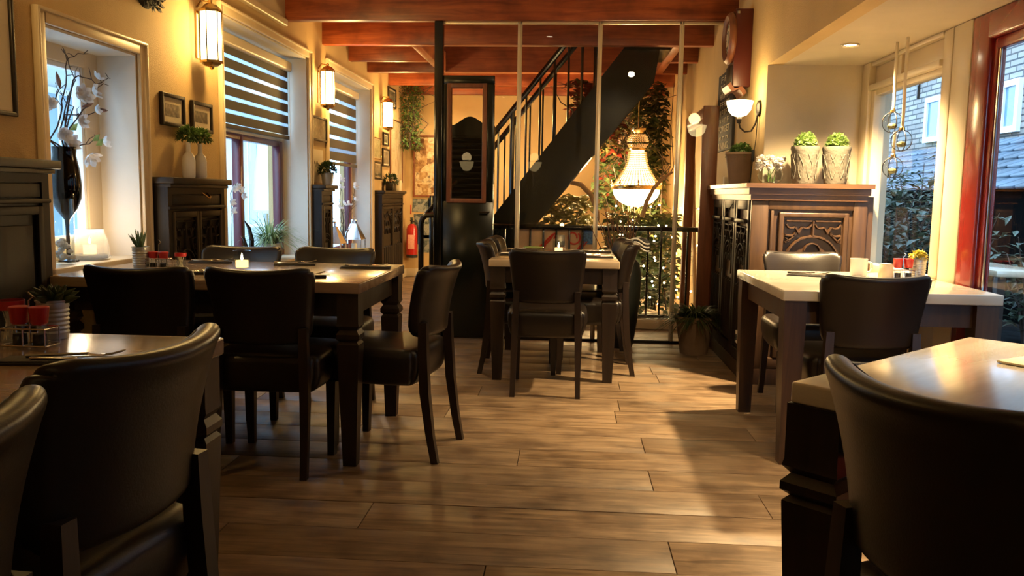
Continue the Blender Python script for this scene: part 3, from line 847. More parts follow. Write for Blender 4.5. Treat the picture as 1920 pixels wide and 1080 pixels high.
# ------------------------------------------------------------------ planting behind the partition
def foliage_box(name, label, cat, lo, hi, n, mat, seed, L=.11, w=.035, stem=True, extra=None):
    q = random.Random(seed)
    c = Vector(((lo[0] + hi[0]) / 2, (lo[1] + hi[1]) / 2, lo[2])); t = thing(name, label, cat, c)
    a = MB(); s = MB(); b = MB()
    for k in range(max(4, n // 90)):
        x = q.uniform(lo[0], hi[0]) - c.x; y = q.uniform(lo[1], hi[1]) - c.y; h = (hi[2] - lo[2])
        pts = [Vector((x, y, 0))]
        for j in range(5): pts.append(Vector((x + q.gauss(0, .05) * (j + 1), y + q.gauss(0, .03), h * (j + 1) / 5)))
        s.tube(pts, [.008, .007, .006, .005, .004, .003], 5)
    for k in range(n):
        p = Vector((q.uniform(lo[0], hi[0]) - c.x, q.uniform(lo[1], hi[1]) - c.y, q.uniform(0, hi[2] - lo[2])))
        an = q.uniform(0, 2 * pi); d = Vector((cos(an), sin(an) * .7 - .2, q.uniform(-.9, .3)))
        (b if (extra and q.random() < extra[1]) else a).leaf(p, d, (0, -.6, 1), L * q.uniform(.6, 1.25), w * q.uniform(.7, 1.2))
    if stem: s.build('stem', M['twig'], t)
    a.build('foliage', mat, t, 0)
    if extra: b.build('coloured_leaves', extra[0], t, 0)
    return t
foliage_box('ivy', 'tall wall of dark ivy leaves right of the chandelier', 'plant', (.70, 9.5, .1), (1.04, 9.75, 2.40), 1500, M['olive'], 21, extra=(M['darkleaf'], .55))
foliage_box('ivy', 'dim ivy rising between chandelier and bamboo pole', 'plant', (.30, 9.9, 1.0), (.75, 10.2, 2.40), 600, M['darkleaf'], 22, extra=(M['redleaf'], .10))
foliage_box('shrub', 'leafy potted shrub left of the chandelier behind the balustrade', 'plant', (-.30, 8.6, .70), (.22, 8.9, 1.14), 420, M['olive'], 23, .12, .03)
foliage_box('shrub', 'dense shrub laced with fairy lights behind the right balusters', 'plant', (.35, 8.0, .05), (1.06, 8.4, .98), 1300, M['darkleaf'], 24, .10, .03, extra=(M['olive'], .3))
foliage_box('hanging_plant', 'cluster of hanging red vine leaves between the stair balusters', 'plant', (-.02, 8.9, 1.95), (.25, 9.1, 2.36), 170, M['redleaf'], 25, .12, .04, extra=(M['olive'], .25))
foliage_box('hanging_plant', 'red-leaved sprig hanging beside the chandelier waist', 'plant', (.34, 9.35, 1.60), (.56, 9.5, 2.05), 120, M['redleaf'], 26, .11, .03, extra=(M['olive'], .45))
foliage_box('hanging_plant', 'green feathery garland hanging in the back left corner', 'plant', (-2.22, 10.85, 1.72), (-1.98, 11.1, 2.55), 900, M['green'], 27, .07, .012, extra=(M['olive'], .3))

ls = thing('fairy_lights', 'string of tiny warm fairy lights wound through the shrub', 'string lights', (.75, 7.95, .1))
q = random.Random(5); pts = []
bulbm = None
for i in range(56):
    x = -.30 + .72 * (i % 8) / 7 + q.uniform(-.06, .06); z = .05 + (i // 8) * .145 + q.uniform(-.05, .05)
    if (i // 8) % 2: x = .12 - x
    pts.append((x, q.uniform(-.03, .03), z))
MB().tube(pts, .0018, 4).build('wire', M['iron'], ls)
for p in pts:
    if bulbm is None:
        ob = MB().sphere((0, 0, 0), .009, 8, 6).build('bulb', M['bulb'], ls); bulbm = ob.data
    else:
        ob = bpy.data.objects.new('bulb', bulbm); COL.objects.link(ob); ob.parent = ls
    ob.location = p
point_light('fairy_glow', (.05, -.05, .45), 2.2, .15, (1, .75, .35), ls)

def branch(name, label, pts, r, loc):
    t = thing(name, label, 'branch', loc)
    MB().tube([Vector(p) - Vector(loc) for p in pts], r, 10).build('wood', M['drift'], t)
    return t
branch('driftwood', 'curved driftwood horn rising in front of the chandelier bowl', [(.66, 7.75, .95), (.70, 7.75, 1.1), (.76, 7.76, 1.22), (.84, 7.77, 1.31), (.93, 7.77, 1.37)], [.022, .020, .018, .016, .010], (.68, 7.75, .95))
branch('driftwood', 'arched driftwood bow over the shrub left of the chandelier', [(-.14, 8.3, 1.21), (-.02, 8.3, 1.27), (.10, 8.3, 1.25), (.20, 8.3, 1.15), (.27, 8.3, .98), (.28, 8.3, .90)], [.012, .022, .025, .025, .022, .014], (.2, 8.3, .9))

bn = thing('banner', 'cream banner with red curly lettering behind the balusters', 'banner', (-.10, 7.276, .60))
MB().box(-.36, .34, -.004, .004, -.12, .26).build('cloth', plain('banner_cloth', (.62, .42, .26), .8, var=.15), bn)
def font_mesh(txt, size, mat, name, parent, m, ext=.002):
    c = bpy.data.curves.new(name, 'FONT'); c.body = txt; c.size = size; c.extrude = ext; c.align_x = 'CENTER'; c.align_y = 'CENTER'; c.resolution_u = 3
    o = bpy.data.objects.new(name, c); COL.objects.link(o)
    bpy.context.view_layer.update()
    me = bpy.data.meshes.new_from_object(o.evaluated_get(bpy.context.evaluated_depsgraph_get()))
    COL.objects.unlink(o); bpy.data.objects.remove(o)
    me.materials.clear(); me.materials.append(mat); me.transform(m)
    ob = bpy.data.objects.new(name, me); COL.objects.link(ob); ob.parent = parent
    return ob
redink = plain('red_ink', (.55, .03, .015), .6)
def squig(cx, cz, s, ph):
    return [(cx + s * (.9 * cos(t) + .25 * t / 3), -.008, cz + s * sin(t + ph)) for t in [i * .35 for i in range(22)]]
b = MB()
for (x, z, s, ph) in ((-.26, .03, .05, .3), (-.18, .06, .05, 1.2), (-.09, .16, .05, 2), (-.04, .04, .055, .8), (.12, .17, .05, 0), (.19, .10, .045, 1.4), (.26, .02, .05, .6)):
    b.tube(squig(x, z, s, ph), .008, 5)
b.build('red_lettering', redink, bn)
MB().box(.22, .33, -.012, -.005, .12, .26).build('blue_patch', plain('blue_print', (.06, .16, .42), .5, var=.5, vscale=60), bn)

# vase with dry twigs right of the middle table, and potted fern by the partition
vs = thing('floor_vase', 'big dark glazed floor vase holding dry brown twigs', 'vase', (.405, 6.30, 0))
MB().lathe([(0, 0), (.085, 0), (.095, .03), (.12, .20), (.138, .40), (.142, .56), (.125, .64), (.09, .68), (.095, .70), (.082, .70), (.08, .66), (0, .62)], n=28).build('vase_body', plain('dark_glaze', (.010, .011, .008), .45), vs)
tw = MB(); q = random.Random(9)
for i in range(26):
    a = q.uniform(0, 2 * pi); s = q.uniform(.05, .22)
    p0 = Vector((cos(a) * .04, sin(a) * .04, .60)); p2 = Vector((cos(a) * s - .05, sin(a) * s * .6, q.uniform(.9, 1.12)))
    p1 = (p0 + p2) / 2 + Vector((q.gauss(0, .02), q.gauss(0, .02), 0))
    tw.tube([p0, p1, p2], [.0045, .0035, .002], 4)
tw.build('twigs', plain('reddish_twig', (.16, .075, .035), .7), vs)
zc = thing('striped_cloth', 'black and white striped cloth draped over the right chair behind the table', 'cloth', (.50, 5.98, .80))
zb = MB().rbox(-.07, .07, -.10, .10, -.03, .055, .02, 2, (4, 4, 2), lambda p: (p.x, p.y, p.z - abs(p.x) * .3))
zb.build('cloth_body', M['rubber'], zc)
for i, (z, s) in enumerate(((.045, .05), (.02, .06), (-.005, .05))):
    MB().strip([(-.06 + .12 * t, -.103 , z - .03 * t + .01 * sin(t * 6)) for t in [k / 8 for k in range(9)]], .011, .003, (0, -1, 0)).build('white_stripe', M['white'], zc)

fp = thing('potted_fern', 'dark bushy fern in a brown pot by the partition corner', 'plant', (.93, 6.12, 0))
MB().lathe([(0, 0), (.10, 0), (.135, .24), (.15, .25), (.15, .28), (.13, .28), (.12, .25), (0, .25)], n=24).build('pot', M['terra'], fp)
fb = MB(); q = random.Random(31)
for i in range(420):
    a = q.uniform(0, 2 * pi); el = q.uniform(.2, 1.4)
    fb.blade((cos(a) * .05, sin(a) * .05, .26), (cos(a) * cos(el), sin(a) * cos(el), sin(el)), q.uniform(.15, .29), .008, 1.1, 4)
fb.build('fronds', M['darkleaf'], fp, 0)
# ------------------------------------------------------------------ carved cabinets
def tracery(mb, x0, x1, z0, z1, y, t=.018, w=.016, m=None):
    """gothic tracery lying in the xz plane at depth y, facing -y"""
    cx = (x0 + x1) / 2; hw = (x1 - x0) / 2; H = z1 - z0; nrm = (0, -1, 0)
    S = lambda pts, ww=w: mb.strip([(px, y, pz) for px, pz in pts], ww, t, nrm, m)
    # lower arch (with trefoil cusps), upper pair of lights with cusped heads
    r = hw * .92; zb = z0 + H * .04; za = zb + H * .26
    S([(cx - r, zb), (cx - r, za)]); S([(cx + r, zb), (cx + r, za)])
    arc = [(cx - r * cos(a), za + r * .95 * sin(a)) for a in [i * pi / 14 for i in range(15)]]
    S(arc)
    r2 = r * .66
    for s in (-1, 1):
        S([(cx + s * (r2 * .95 - r2 * .42 * (1 - cos(a))), za - .005 + r2 * .5 * sin(a)) for a in [i * pi / 10 for i in range(11)]], w * .8)
    S([(cx - r2 * .45 * cos(a), za + r2 * .62 + r2 * .42 * sin(a)) for a in [i * pi / 10 for i in range(11)]], w * .8)
    ztop = z1 - H * .03; zm = za + r * .95
    S([(cx, zm), (cx, ztop)])
    def bez(a, b, c, n=8): return [((1 - t) ** 2 * a[0] + 2 * t * (1 - t) * b[0] + t * t * c[0], (1 - t) ** 2 * a[1] + 2 * t * (1 - t) * b[1] + t * t * c[1]) for t in [i / n for i in range(n + 1)]]
    for s in (-1, 1):
        c = cx + s * hw * .5; q = hw * .44; e = cx + s * hw * .96
        S([(c - q, ztop), (c + q, ztop)], w * .7)
        for d in (-1, 1):
            S(bez((c + d * q, ztop - H * .05), (c + d * q * .75, ztop - H * .16), (c + d * q * .30, ztop - H * .10)), w * .8)
            S(bez((c + d * q * .30, ztop - H * .10), (c + d * q * .12, ztop - H * .14), (c, ztop - H * .21)), w * .9)
        S(bez((e, ztop - H * .24), (c + s * q * .1, ztop - H * .27), (c + s * q * .25, (ztop + zm) / 2 - H * .06)), w * .9)
        S(bez((c + s * q * .25, (ztop + zm) / 2 - H * .06), (c + s * q * .4, zm - H * .02), (e, zm - H * .10)), w * .9)
        S(bez((e, ztop - H * .34), (c + s * q * .5, ztop - H * .36), (e, zm - H * .02)), w * .7)

def linenfold(mb, x0, x1, z0, z1, y, n=4, m=None):
    w = (x1 - x0) / n
    for i in range(n):
        c = x0 + (i + .5) * w
        mb.lathe([(0, z0), (w * .34, z0 + .01), (w * .34, z1 - .02), (0, z1)], (c, y + w * .12, 0), 8, m)

def wall_cabinet(label, ya, yb, zt, panels, hook=False, side_lit=False):
    """shallow cabinet against the left wall, front facing +X; built with its width along local x and front at -y"""
    w = yb - ya
    t = thing('carved_cabinet', label, 'cabinet', (LWX, ya, 0), pi / 2)
    D = .09                                    # depth; local -y is +X in the room
    b = MB().box(0, w, -D, 0, .10, zt - .05).box(-.0, w, -D - .012, 0, .0, .12)
    b.box(0, .045, -D - .016, -D, .12, zt - .05).box(w - .045, w, -D - .016, -D, .12, zt - .05)
    b.box(0, w, -D - .016, -D, zt - .09, zt - .05)
    b.rbox(0, w, -D - .028, -D, zt - .175, zt - .155, .006)
    b.build('body', M['cab'], t)
    MB().rbox(-.01, w + .035, -D - .055, 0, zt - .035, zt, .006).rbox(-.0, w + .02, -D - .035, 0, zt - .055, zt - .035, .004).build('shelf', M['cabtop'], t)
    MB().rbox(.05, w - .05, -D - .012, -D, zt - .15, zt - .095, .004).build('frieze_board', M['cab'], t)
    pw = (w - .09) / panels
    for i in range(panels):
        x0 = .045 + i * pw
        f = MB()
        for (p, q, r0, r1) in ((x0, x0 + .035, .14, zt - .185), (x0 + pw - .035, x0 + pw, .14, zt - .185), (x0, x0 + pw, zt - .22, zt - .185), (x0, x0 + pw, .14, .18)):
            f.rbox(p, q, -D - .020, -D, r0, r1, .005)
        pn = f.build('carved_panel', M['cab'], t)
        if not hook and w > .9 and ya < 3:
            MB().rbox(x0 + .06, x0 + pw - .06, -D - .010, -D, .22, zt - .26, .008).build('raised_field', M['cab'], pn)
            continue
        g = MB(); tracery(g, x0 + .04, x0 + pw - .04, zt - .62, zt - .23, -D, .016, .013); g.build('tracery', M['cab'], pn)
        g = MB(); linenfold(g, x0 + .04, x0 + pw - .04, .18, zt - .64, -D - .004); g.build('linenfold', M['cab'], pn)
    if hook:
        MB().tube([(w * .62 - .03, -D - .01, zt - .08), (w * .62 - .02, -D - .04, zt - .105), (w * .62, -D - .045, zt - .115), (w * .62 + .02, -D - .04, zt - .105), (w * .62 + .03, -D - .01, zt - .08)], .005, 6).build('drop_handle', M['brass'], t)
    return t
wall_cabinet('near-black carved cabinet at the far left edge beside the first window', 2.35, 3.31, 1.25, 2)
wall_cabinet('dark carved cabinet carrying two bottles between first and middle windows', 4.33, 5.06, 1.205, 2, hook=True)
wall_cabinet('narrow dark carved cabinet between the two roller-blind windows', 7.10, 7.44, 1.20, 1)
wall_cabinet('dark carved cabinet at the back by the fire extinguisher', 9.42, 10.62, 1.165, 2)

# big oak cabinet at right: side facing the room, carved end facing the camera
oc = thing('oak_cabinet', 'large brown oak cabinet with gothic tracery under the stone pots', 'cabinet', (1.09, 5.12, 0))
def O(mb, nm, mt, par=oc, sm=30): return mb.build(nm, mt, par, sm)
b = MB().box(.02, .119, .02, 1.36, .0, 1.16).box(.02, .72, .02, .29, .0, 1.16)
b.box(0, .72, 0, .29, .0, .10).box(0, .119, 0, 1.37, 0, .10)
O(b, 'body', M['oak'])
sh_ = MB().prism([(-.045, -.05), (.70, -.05), (.70, .28), (.115, .28), (.115, 1.40), (-.045, 1.40)], 1.205, 1.232, 'z')
sh_.prism([(-.025, -.03), (.685, -.03), (.685, .28), (.11, .28), (.11, 1.38), (-.025, 1.38)], 1.165, 1.205, 'z')
sh_.prism([(-.012, -.015), (.67, -.015), (.67, .28), (.11, .28), (.11, 1.37), (-.012, 1.37)], 1.13, 1.165, 'z')
O(sh_, 'mantel_shelf', M['oakx'])
fr = MB()
for (a, b_, z0, z1) in ((.0, .10, .10, 1.13), (.60, .68, .10, 1.13), (.10, .60, 1.075, 1.13), (.10, .60, .10, .17), (.115, .135, .17, 1.07)):
    fr.rbox(a, b_, 0, .03, z0, z1, .004)
O(fr, 'front_frame', M['oak'])
ef = MB()
for (a, b_, z0, z1) in ((.165, .195, .17, 1.06), (.545, .575, .17, 1.06), (.165, .575, 1.03, 1.06), (.165, .575, .17, .20)):
    ef.rbox(a, b_, -.004, .03, z0, z1, .007, 2)
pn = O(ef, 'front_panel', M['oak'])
g = MB(); tracery(g, .20, .54, .66, 1.02, .018, .022, .018); g.build('tracery', M['oak'], pn)
g = MB(); linenfold(g, .20, .54, .20, .64, .014, 4); g.build('linenfold', M['oak'], pn)
# side panels (facing -X)
MX = Matrix(((0, 1, 0, 0), (-1, 0, 0, 1.36), (0, 0, 1, 0), (0, 0, 0, 1)))   # local x -> -y from the back, front -y -> -x
for i in range(3):
    x0 = .02 + i * .43; x1 = x0 + .41
    f = MB(); f.m = MX
    for (p, q_, r0, r1) in ((x0, x0 + .05, .10, 1.13), (x1 - .05, x1, .10, 1.13), (x0 + .05, x1 - .05, 1.07, 1.13), (x0 + .05, x1 - .05, .10, .17)):
        f.rbox(p, q_, -.0, .03, r0, r1, .005)
    f.rbox(x0 + .04, x1 - .04, -.018, .02, .985, 1.01, .006)
    pn = O(f, 'side_panel', M['cab'])  # side wears the darker oak copy, its shade put into the colour
    g = MB(); g.m = MX; tracery(g, x0 + .06, x1 - .06, .62, .97, .018, .022, .016); g.build('tracery', M['cab'], pn)
    g = MB(); g.m = MX; linenfold(g, x0 + .06, x1 - .06, .18, .60, .012, 4); g.build('linenfold', M['cab'], pn)
sk = thing('wall_socket', 'small white power socket low on the side of the oak cabinet', 'socket', (1.09, 5.33, .26))
MB().rbox(-.014, -.001, -.04, .04, -.04, .04, .004).build('plate', M['white'], sk)
MB().lathe([(0, 0), (.02, 0), (.022, .003), (.018, .003), (.016, -.004)], n=16, m=TR(-.014, 0, 0) @ RY(-pi / 2)).build('outlet', M['rubber'], sk)

# ------------------------------------------------------------------ chairs
def outline_round(p, hx, hz, R):
    dx = abs(p.x) - (hx - R); dz = abs(p.z) - (hz - R)
    if dx > 0 and dz > 0:
        L = sqrt(dx * dx + dz * dz); k = max(dx, dz) / L
        return (math.copysign(hx - R + dx * k, p.x), p.y, math.copysign(hz - R + dz * k, p.z))
    return (p.x, p.y, p.z)
def make_chair(name, label):
    t = thing(name, label, 'chair')
    hx, hz = .225, .160
    def fb(p):
        x, y, z = outline_round(p, hx, hz, .055)
        tz = (z + hz) / (2 * hz)
        x = x * (.84 + .16 * tz)
        x = x * (1 + .03 * max(0, tz - .8) / .2)
        y = y * (1 + .10 * (1 - tz))
        y = y + 1.35 * x * x - .045 - .075 * tz ** 1.8
        if tz > .86: z -= .10 * (1 - (x / hx) ** 2) ** 1 * .16
        return (x, y - .0, z)
    mb = MB().rbox(-hx, hx, -.186 - .027, -.186 + .027, .69 - hz, .69 + hz, .024, 3, (14, 1, 10), fb)
    br = mb.build('backrest', M['leather'], t, 60)
    # welt seam round the top edge of the backrest
    sm = []
    for i in range(25):
        u = -1 + 2 * i / 24; x = u * (hx - .03)
        sm.append((x * 1.0, -.186 + .020 + 1.35 * x * x - .045 - .075 * .93, .69 + hz - .010 - .016 * (1 - u * u) - .02 * max(0, abs(u) - .8) / .2))
    MB().tube(sm, .0022, 5).build('seam', M['seam'], br)
    def fs(p):
        x, y, z = p
        R = .06; dx = abs(x) - (.235 - R); dy = abs(y) - (.225 - R)
        if dx > 0 and dy > 0:
            L = sqrt(dx * dx + dy * dy); k = max(dx, dy) / L
            x = math.copysign(.235 - R + dx * k, x); y = math.copysign(.225 - R + dy * k, y)
        s = 1 - .08 * (-z / .08 if z < 0 else 0)
        if z > .04: z += .016 * (1 - (x / .235) ** 2) * (1 - (y / .225) ** 2)
        return (x * (s if y > -.1 else s * .97), y * s, z)
    MB().rbox(-.235, .235, -.215, .235, .325, .485, .035, 3, (6, 6, 2), fs).build('seat', M['leather'], t, 60)
    for s in (-1, 1):
        # rear leg runs up behind the seat into the backrest and splays out at the foot
        pts = [(s * .185, -.285, 0), (s * .183, -.262, .12), (s * .18, -.238, .30), (s * .175, -.228, .48), (s * .172, -.226, .60)]
        lg = MB(); vs = []; fs_ = []
        for i, (x, y, z) in enumerate(pts):
            a = (.014, .015, .018, .018, .016)[i]
            vs += [(x - a, y - a * 1.1, z), (x + a, y - a * 1.1, z), (x + a, y + a * 1.1, z), (x - a, y + a * 1.1, z)]
        for i in range(4):
            for k in range(4): fs_.append((i * 4 + k, i * 4 + (k + 1) % 4, i * 4 + 4 + (k + 1) % 4, i * 4 + 4 + k))
        fs_ += [(3, 2, 1, 0), (16, 17, 18, 19)]
        lg.add(vs, fs_); lg.build('rear_leg', M['dark'], t)
        lg = MB(); a, b = .015, .022; x = s * .19
        lg.add([(x - a, .185 - a, 0), (x + a, .185 - a, 0), (x + a, .185 + a, 0), (x - a, .185 + a, 0), (x - b, .18 - b, .33), (x + b, .18 - b, .33), (x + b, .18 + b, .33), (x - b, .18 + b, .33)],
               [(3, 2, 1, 0), (4, 5, 6, 7), (0, 1, 5, 4), (1, 2, 6, 5), (2, 3, 7, 6), (3, 0, 4, 7)])
        lg.build('front_leg', M['dark'], t)
    return t
chair0 = make_chair('dining_chair', 'dark leather dining chair with its back to us in front of the middle table')
chair0['group'] = 'dark leather dining chairs'
chair0.location = (-.12, 4.90, 0)
G = 'dark leather dining chairs'
for (x, y, rz, lb) in (
    (-.28, 5.40, -pi / 2 + .05, 'nearer leather chair on the left side of the middle table'),
    (-.27, 5.90, -pi / 2, 'farther leather chair on the left side of the middle table'),
    (.135, 5.44, pi / 2, 'nearer leather chair on the right side of the middle table'),
    (.13, 5.92, pi / 2 + .05, 'farther leather chair on the right side of the middle table'),
    (-1.225, 3.42, .03, 'leather chair with its back to us at the left table, in front of the candle'),
    (-1.70, 3.39, .02, 'leather chair with its back to us in front of the tinned aloe'),
    (-.80, 3.63, pi / 2 - .16, 'leather chair at the right end of the left table, gold light on its seat'),
    (-1.26, 4.16, pi - .03, 'leather chair behind the left table near the grass plant'),
    (-1.76, 4.14, pi, 'leather chair behind the left table in front of the bottle cabinet'),
    (1.25, 3.70, .0, 'leather chair with its back to us at the right window table'),
    (1.33, 4.63, pi, 'leather chair behind the right window table, back bleached by the spotlight'),
    (.765, 1.30, radians(-71), 'large leather chair cropped at bottom right by the shining table'),
    (-.985, 1.395, pi / 2 - .14, 'large leather chair with gold-lit rim at the near left table'),
    (-.97, .83, pi / 2 - .05, 'leather chair cropped by the bottom left corner, only its rim lit')):
    o = dup(chair0, (x, y, 0), rz, lb, G)
    if y < 2: o.scale = (1.05, 1.05, 1.05)

# ------------------------------------------------------------------ tables
def table(label, x0, x1, y0, y1, zt, leg='notched', mat='top', rot=0, inset=.055, lw=.045, apron=.10, under='dark'):
    cx_, cy_ = (x0 + x1) / 2, (y0 + y1) / 2; hx, hy = (x1 - x0) / 2, (y1 - y0) / 2
    t = thing('dining_table', label, 'table', (cx_, cy_, 0), rot)
    MB().rbox(-hx, hx, -hy, hy, zt - .045, zt, .006, 2).build('tabletop', M[mat], t)
    ix, iy = hx - inset, hy - inset
    za = zt - .045
    for s in (-1, 1):
        MB().box(-ix + lw, ix - lw, s * iy - .012, s * iy + .012, za - apron, za).build('apron', M[under], t)
        MB().box(s * ix - .012, s * ix + .012, -iy + lw, iy - lw, za - apron, za).build('apron', M[under], t)
    for sx in (-1, 1):
        for sy in (-1, 1):
            l = MB(); x, y = sx * ix, sy * iy
            def sq(zs):
                vs = []; fs = []
                for z, h in zs: vs += [(x - h, y - h, z), (x + h, y - h, z), (x + h, y + h, z), (x - h, y + h, z)]
                for i in range(len(zs) - 1):
                    for k in range(4): fs.append((i * 4 + k, i * 4 + (k + 1) % 4, i * 4 + 4 + (k + 1) % 4, i * 4 + 4 + k))
                fs += [(3, 2, 1, 0), tuple(len(vs) - 4 + k for k in range(4))]
                l.add(vs, fs)
            if leg == 'notched':
                zb = za - apron
                sq([(0, lw * .62), (zb - .12, lw), (zb - .112, lw), (zb - .10, lw * .80), (zb - .088, lw * 1.06), (zb - .070, lw * 1.06), (zb - .052, lw * .80), (zb - .035, lw * 1.04), (zb - .02, lw * .98), (za, lw * .98)])
            else:
                sq([(0, lw * .72), (za - apron, lw), (za, lw)])
            l.build('leg', M[under], t)
    return t
table('long brown table at left with candle, aloe and shakers', -2.17, -.84, 3.29, 4.20, .775)
table('middle dining table with a candle in front of the glass partition', -.485, .305, 5.0, 6.12, .75, mat='toppale')
table('pale-topped table at the bay window with shakers and mug', .90, 1.79, 3.53, 4.52, .76, leg='plain', mat='toplit', under='browndark')
table('near table at bottom right with its top shining white', .665, 1.605, 1.28, 2.22, .76, mat='toplit', rot=radians(45), lw=.06)
table('near left table with shakers and fork, cut by the picture edge', -2.19, -.89, .55, 2.08, .76)
# ------------------------------------------------------------------ lamps
def sconce(y, label, power):
    t = thing('wall_lantern', label, 'lamp', (LWX, y, 1.86))
    MB().rbox(0, .012, -.03, .03, .06, .34, .004).build('back_plate', M['brass'], t)
    r = .062; cxx = .085
    hexa = [(cxx + r * cos(a), r * sin(a)) for a in [pi / 6 + i * pi / 3 for i in range(6)]]
    rim = MB()
    top_ = MB()
    for (z0, z1, k, mb_) in ((.035, .05, 1.08, rim), (.33, .345, 1.08, top_)):
        mb_.prism([(cxx + (x - cxx) * k, y_ * k) for x, y_ in hexa], z0, z1, 'z')
    rim.lathe([(0, -.005), (.012, .0), (.016, .012), (.045, .02), (r * 1.05, .036), (0, .036)], (cxx, 0, 0), 6)
    top_.lathe([(0, .344), (r * 1.08, .344), (.04, .372), (.012, .385), (.014, .40), (0, .41)], (cxx, 0, 0), 6)
    top_.tube([(0, 0, .36), (.03, 0, .40), (cxx, 0, .39)], .006, 6)
    rim.build('pointed_foot', M['brass'], t); top_.build('hood', M['brass'], t)
    for i in range(6):
        (x0, y0), (x1, y1) = hexa[i], hexa[(i + 1) % 6]
        MB().tube([(x0, y0, .05), (x0, y0, .33)], .0035, 6).build('rib', M['iron'], t)
        k = .95
        vs = [(cxx + (x0 - cxx) * k, y0 * k, .05), (cxx + (x1 - cxx) * k, y1 * k, .05), (cxx + (x1 - cxx) * k, y1 * k, .33), (cxx + (x0 - cxx) * k, y0 * k, .33)]
        MB().add(vs, [(0, 1, 2, 3)]).build('pane', M['sconce'], t, 0)
    point_light('lantern_light', (.20, 0, .19), power, .05, (1.0, .63, .20), t)
    return t
sconce(4.97, 'lit hexagonal brass wall lantern above the two small pictures', 26)
sconce(7.38, 'lit hexagonal brass wall lantern between the two roller-blind windows', 26)
sconce(9.83, 'lit hexagonal brass wall lantern farthest back on the left wall', 28)

sconce(2.52, 'lit brass wall lantern out of the picture above the far left cabinet', 9)

wlp = thing('wall_lamp', 'lit bowl wall lamp on a curved iron arm with hanging cord', 'lamp', (RWX, 5.58, 1.72))
MB().lathe([(0, 0), (.055, 0), (.05, .014), (.03, .022), (0, .026)], n=20, m=RY(-pi / 2)).build('wall_plate', M['iron'], wlp)
MB().tube([(-.01, 0, -.02), (-.025, 0, -.10), (-.05, 0, -.145), (-.09, 0, -.15), (-.12, 0, -.125), (-.13, 0, -.09)], .006, 8).build('arm', M['iron'], wlp)
MB().lathe([(0, -.10), (.014, -.095), (.018, -.07), (.010, -.055), (0, -.055)], (-.13, 0, 0), 14).build('lamp_holder', M['iron'], wlp)
MB().lathe([(.012, -.055), (.045, -.045), (.070, -.015), (.082, .03), (.084, .045), (.078, .045), (.0, -.03)], (-.13, 0, 0), 24).build('glass_bowl', M['bowl'], wlp)
MB().tube([(-.012, 0, -.02), (-.012, .02, -.20), (-.016, .06, -.30), (-.02, .10, -.46), (-.10, .12, -.58), (-.17, .13, -.70), (-.17, .13, -1.05)], .003, 6).build('cord', M['rubber'], wlp)
MB().rbox(-.026, -.008, .048, .076, -.34, -.26, .005).build('inline_switch', M['rubber'], wlp)
point_light('bowl_light', (-.15, -.02, .10), 7, .05, (1, .68, .28), wlp)

def downlight(loc, label, power, target=None, angle=radians(130), r=.04, blend=.7, show=True):
    t = thing('ceiling_spot', label, 'lamp', loc)
    MB().lathe([(.030, -.002), (.045, -.008), (.048, -.004), (.048, 0), (.030, 0)], n=24).build('rim', M['champagne'], t)
    MB().lathe([(0, -.003), (.030, -.003)], n=20).build('bulb', M['can'], t, 0)
    spot_light('spot', (loc[0], loc[1], loc[2] - .03), power, angle, target or (loc[0], loc[1], 0), r, blend, (1, .72, .36), t)
    return t
downlight((1.48, 4.70, 1.969), 'bright recessed spotlight in the bay ceiling', 760, angle=radians(125), blend=1.0)
downlight((1.5, 2.5, 1.969), 'second recessed bay spotlight nearer the camera, outside the picture', 380, angle=radians(88), blend=.9)
for (x, y, p) in ((-.25, 4.3, 40), (-1.15, -1.0, 8)):
    downlight((x, y, 2.749), 'recessed ceiling spotlight above the middle table' if y > 0 else 'recessed ceiling spotlight at the far end behind the near tables', p, angle=radians(80))
downlight((.75, 1.9, 2.749), 'recessed ceiling spotlight aimed at the middle table', 110, target=(.3, 4.8, .5), angle=radians(64))
downlight((-1.6, 10.4, 2.659), 'recessed spotlight over the back corridor', 130, angle=radians(140))

for (x, y, z, lb) in ((-1.75, -1.0, 1.63, 'crystal bead pendant hanging at the left, mirrored in the glass partition'), (-.62, -1.1, 1.64, 'crystal bead pendant hanging in the middle, mirrored in the glass partition')):
    t = thing('crystal_pendant', lb, 'lamp', (x, y, z))
    MB().tube([(0, 0, .12), (0, 0, 2.75 - z)], .003, 6).build('cord', M['brass'], t)
    MB().lathe([(.13, .05), (.135, .06), (.13, .07)], n=28).build('ring', M['brass'], t)
    MB().lathe([(0, -.11), (.05, -.10), (.10, -.04), (.125, .05)], n=24).build('lit_bowl', M['crystalhot'], t)
    point_light('pendant_light', (0, 0, .12), 2.5, .08, (1, .68, .30), t)

